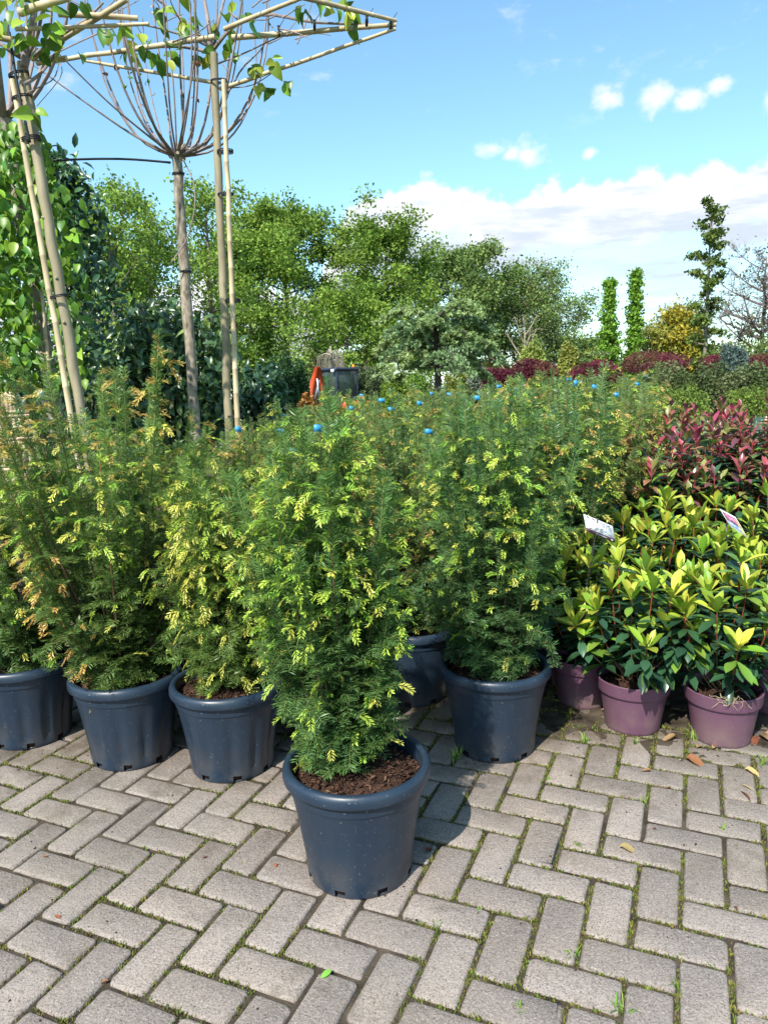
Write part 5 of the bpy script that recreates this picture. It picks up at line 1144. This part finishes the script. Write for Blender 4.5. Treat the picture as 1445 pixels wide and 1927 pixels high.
# wooden crates, stacked
GX = 'slatted wooden crates in a stack'
def crate(label, x, y, z, rz, W=.62, D=.42, Hc=.27):
    t = thing('wooden_crate', label, 'crate', (x, y, z), GX, rz); e = .012
    for sx in (-1, 1):
        for sy in (-1, 1): g = G(); g.box((sx * (W / 2 - .025) - .02, sy * (D / 2 - .025) - .02, 0), (sx * (W / 2 - .025) + .02, sy * (D / 2 - .025) + .02, Hc)); g.build('corner_post', M['crate'], t)
    for z0 in (.004, Hc - .034):
        for sy in (-1, 1): g = G(); y0 = sy * D / 2; g.box((-W / 2, y0 - .004, z0), (W / 2, y0 + .014 * 1, z0 + .03)); g.build('rail', M['crate'], t)
        for sx in (-1, 1): g = G(); x0 = sx * W / 2; g.box((x0 - .006, -D / 2 + .016, z0), (x0 + .010, D / 2 - .006, z0 + .03)); g.build('rail', M['crate'], t)
    n = 8
    for k in range(n):
        xx = -W / 2 + .075 + k * (W - .15) / (n - 1)
        for sy in (-1, 1): g = G(); y0 = sy * (D / 2 - .012); g.box((xx - .017, y0 - .004, .006), (xx + .017, y0 + .004, Hc - .006)); g.build('slat', M['crate'], t)
    for k in range(5):
        yy = -D / 2 + .08 + k * (D - .16) / 4
        for sx in (-1, 1): g = G(); x0 = sx * (W / 2 - .014); g.box((x0 - .004, yy - .017, .006), (x0 + .004, yy + .017, Hc - .006)); g.build('slat', M['crate'], t)
    g = G(); g.box((-W / 2 + .03, -D / 2 + .03, .006), (W / 2 - .03, D / 2 - .03, .016)); g.build('bottom', M['crate'], t)
cx = at(45, 790, 8.2); zt = at(45, 778, 8.2)[2]
z = -.07; lv = 4; Hc = (zt + .07) / lv
names = ['bottom crate of the wooden stack, standing on the earth', 'second crate up in the wooden stack', 'third crate up in the wooden stack', 'upper wooden crate of the stack with upright slats, behind the golden yew']
for k in range(lv): crate(names[k], cx[0], 8.2, z + k * Hc + (.001 * k), .12, .62, .42, Hc - .001)
crate('topmost wooden crate set back on the stack', cx[0] - .22, 8.3, z + lv * Hc + .005, -.15, .5, .36, Hc)

# fallen leaves on the paving
GF = 'fallen leaves on the paving'
M['lf_rust'] = leaf_mat('leaf_rust', .7, .1, .2, base=(.24, .10, .045), var=.25, objrand=True); M['lf_straw'] = leaf_mat('leaf_straw', .7, .15, .2, base=(.38, .26, .12), var=.25, objrand=True); M['lf_fresh'] = leaf_mat('leaf_fresh', .5, .2, .3, base=(.20, .42, .06), var=.1, objrand=True)
rf = np.random.default_rng(66)
def fallen(px, py, L, mat, shape, label):
    p = gnd(px, py); a = rf.uniform(0, 6.28); z = max(float(soil_z(p[0], p[1])), 0.0) + .003
    o = leaf_piece(None, leaf_mesh(shape, mat), (p[0], p[1], z + .35 * L * .3), (math.cos(a), math.sin(a), .12), (rf.normal(0, .2), rf.normal(0, .2), 1), L, 'fallen_leaf'); tag(o, label, 'leaf', GF)
fallen(1165, 1598, .048, 'lf_straw', 'dry', 'curled orange-brown leaf lying alone on a paving block')
fallen(624, 1830, .03, 'lf_fresh', 'la0', 'small fresh green leaf lying on the paving')
fallen(800, 1605, .03, 'lf_rust', 'dry', 'dark red scrap of leaf beside the base of the front blue pot')
LF = 'dry straw-brown leaf lying in the dirt by the purple pots'
for px, py in ((1275, 1392), (1340, 1412), (1350, 1400), (1420, 1392), (1436, 1385), (1400, 1452), (1395, 1480), (1310, 1410), (1225, 1455), (1260, 1340), (1270, 1348), (1130, 1342), (1445, 1400), (1290, 1430), (1410, 1510)): fallen(px, py, rf.uniform(.03, .075), ['lf_straw', 'lf_rust', 'lf_straw'][int(rf.integers(3))], ['strap', 'la1', 'dry'][int(rf.integers(3))], LF)
LF2 = 'small rusty leaf scrap on the open paving'
for px, py in ((103, 1728), (520, 1628), (205, 1850), (390, 1615), (1228, 1562), (1385, 1715), (1263, 1485), (90, 1615), (565, 1545)): fallen(px, py, rf.uniform(.012, .022), 'lf_rust', 'dry', LF2)

# soil crumbs and bits scattered over the paving
rc = np.random.default_rng(88); n = 9000; P = np.stack([rc.uniform(-1.7, 2.1, n), rc.uniform(1.0, 3.2, n), np.zeros(n)], -1)
k = rc.random(n) < .06 + .9 * dirt_amount(P[:, 0], P[:, 1]) + .5 * sstep(2.2, 2.6, P[:, 1]) * (vnoise(P[:, 0], P[:, 1], 5, 61, 2) > .5) + .12 * (vnoise(P[:, 0], P[:, 1], 6, 63, 3) > .58); P = P[k]; n = len(P); P[:, 2] = np.maximum(soil_z(P[:, 0], P[:, 1]), 0.0) + .001
L = (.0016 + .0045 * rc.random(n) ** 2.5)[:, None]; d = nrm(rc.normal(0, 1, (n, 3)) * (1, 1, .3)); u = nrm(np.cross(d, rc.normal(0, 1, (n, 3)))); w = L * rc.uniform(.3, .9, (n, 1)); v = np.cross(d, u) * w * .8
V = np.stack([P - d * L, P + u * w, P + d * L, P - u * w, P + v, P - v], 1).reshape(-1, 3); b = np.arange(n)[:, None] * 6
T = np.concatenate([b + np.array(t) for t in ((0, 1, 4), (1, 2, 4), (2, 3, 4), (3, 0, 4), (1, 0, 5), (2, 1, 5), (3, 2, 5), (0, 3, 5))])
cl = np.array([(.05, .035, .025), (.09, .06, .04), (.20, .15, .10), (.30, .27, .23)]); C = np.repeat(cl[rc.choice(4, n, p=[.5, .32, .12, .06])] * rc.uniform(.6, 1.3, (n, 1)), 6, 0)
g = G(); g.add(V, None, T, C); tag(g.build('soil_crumbs', M['chips']), 'crumbs of soil, bark and grit scattered on the paving', 'crumbs', kind='stuff')
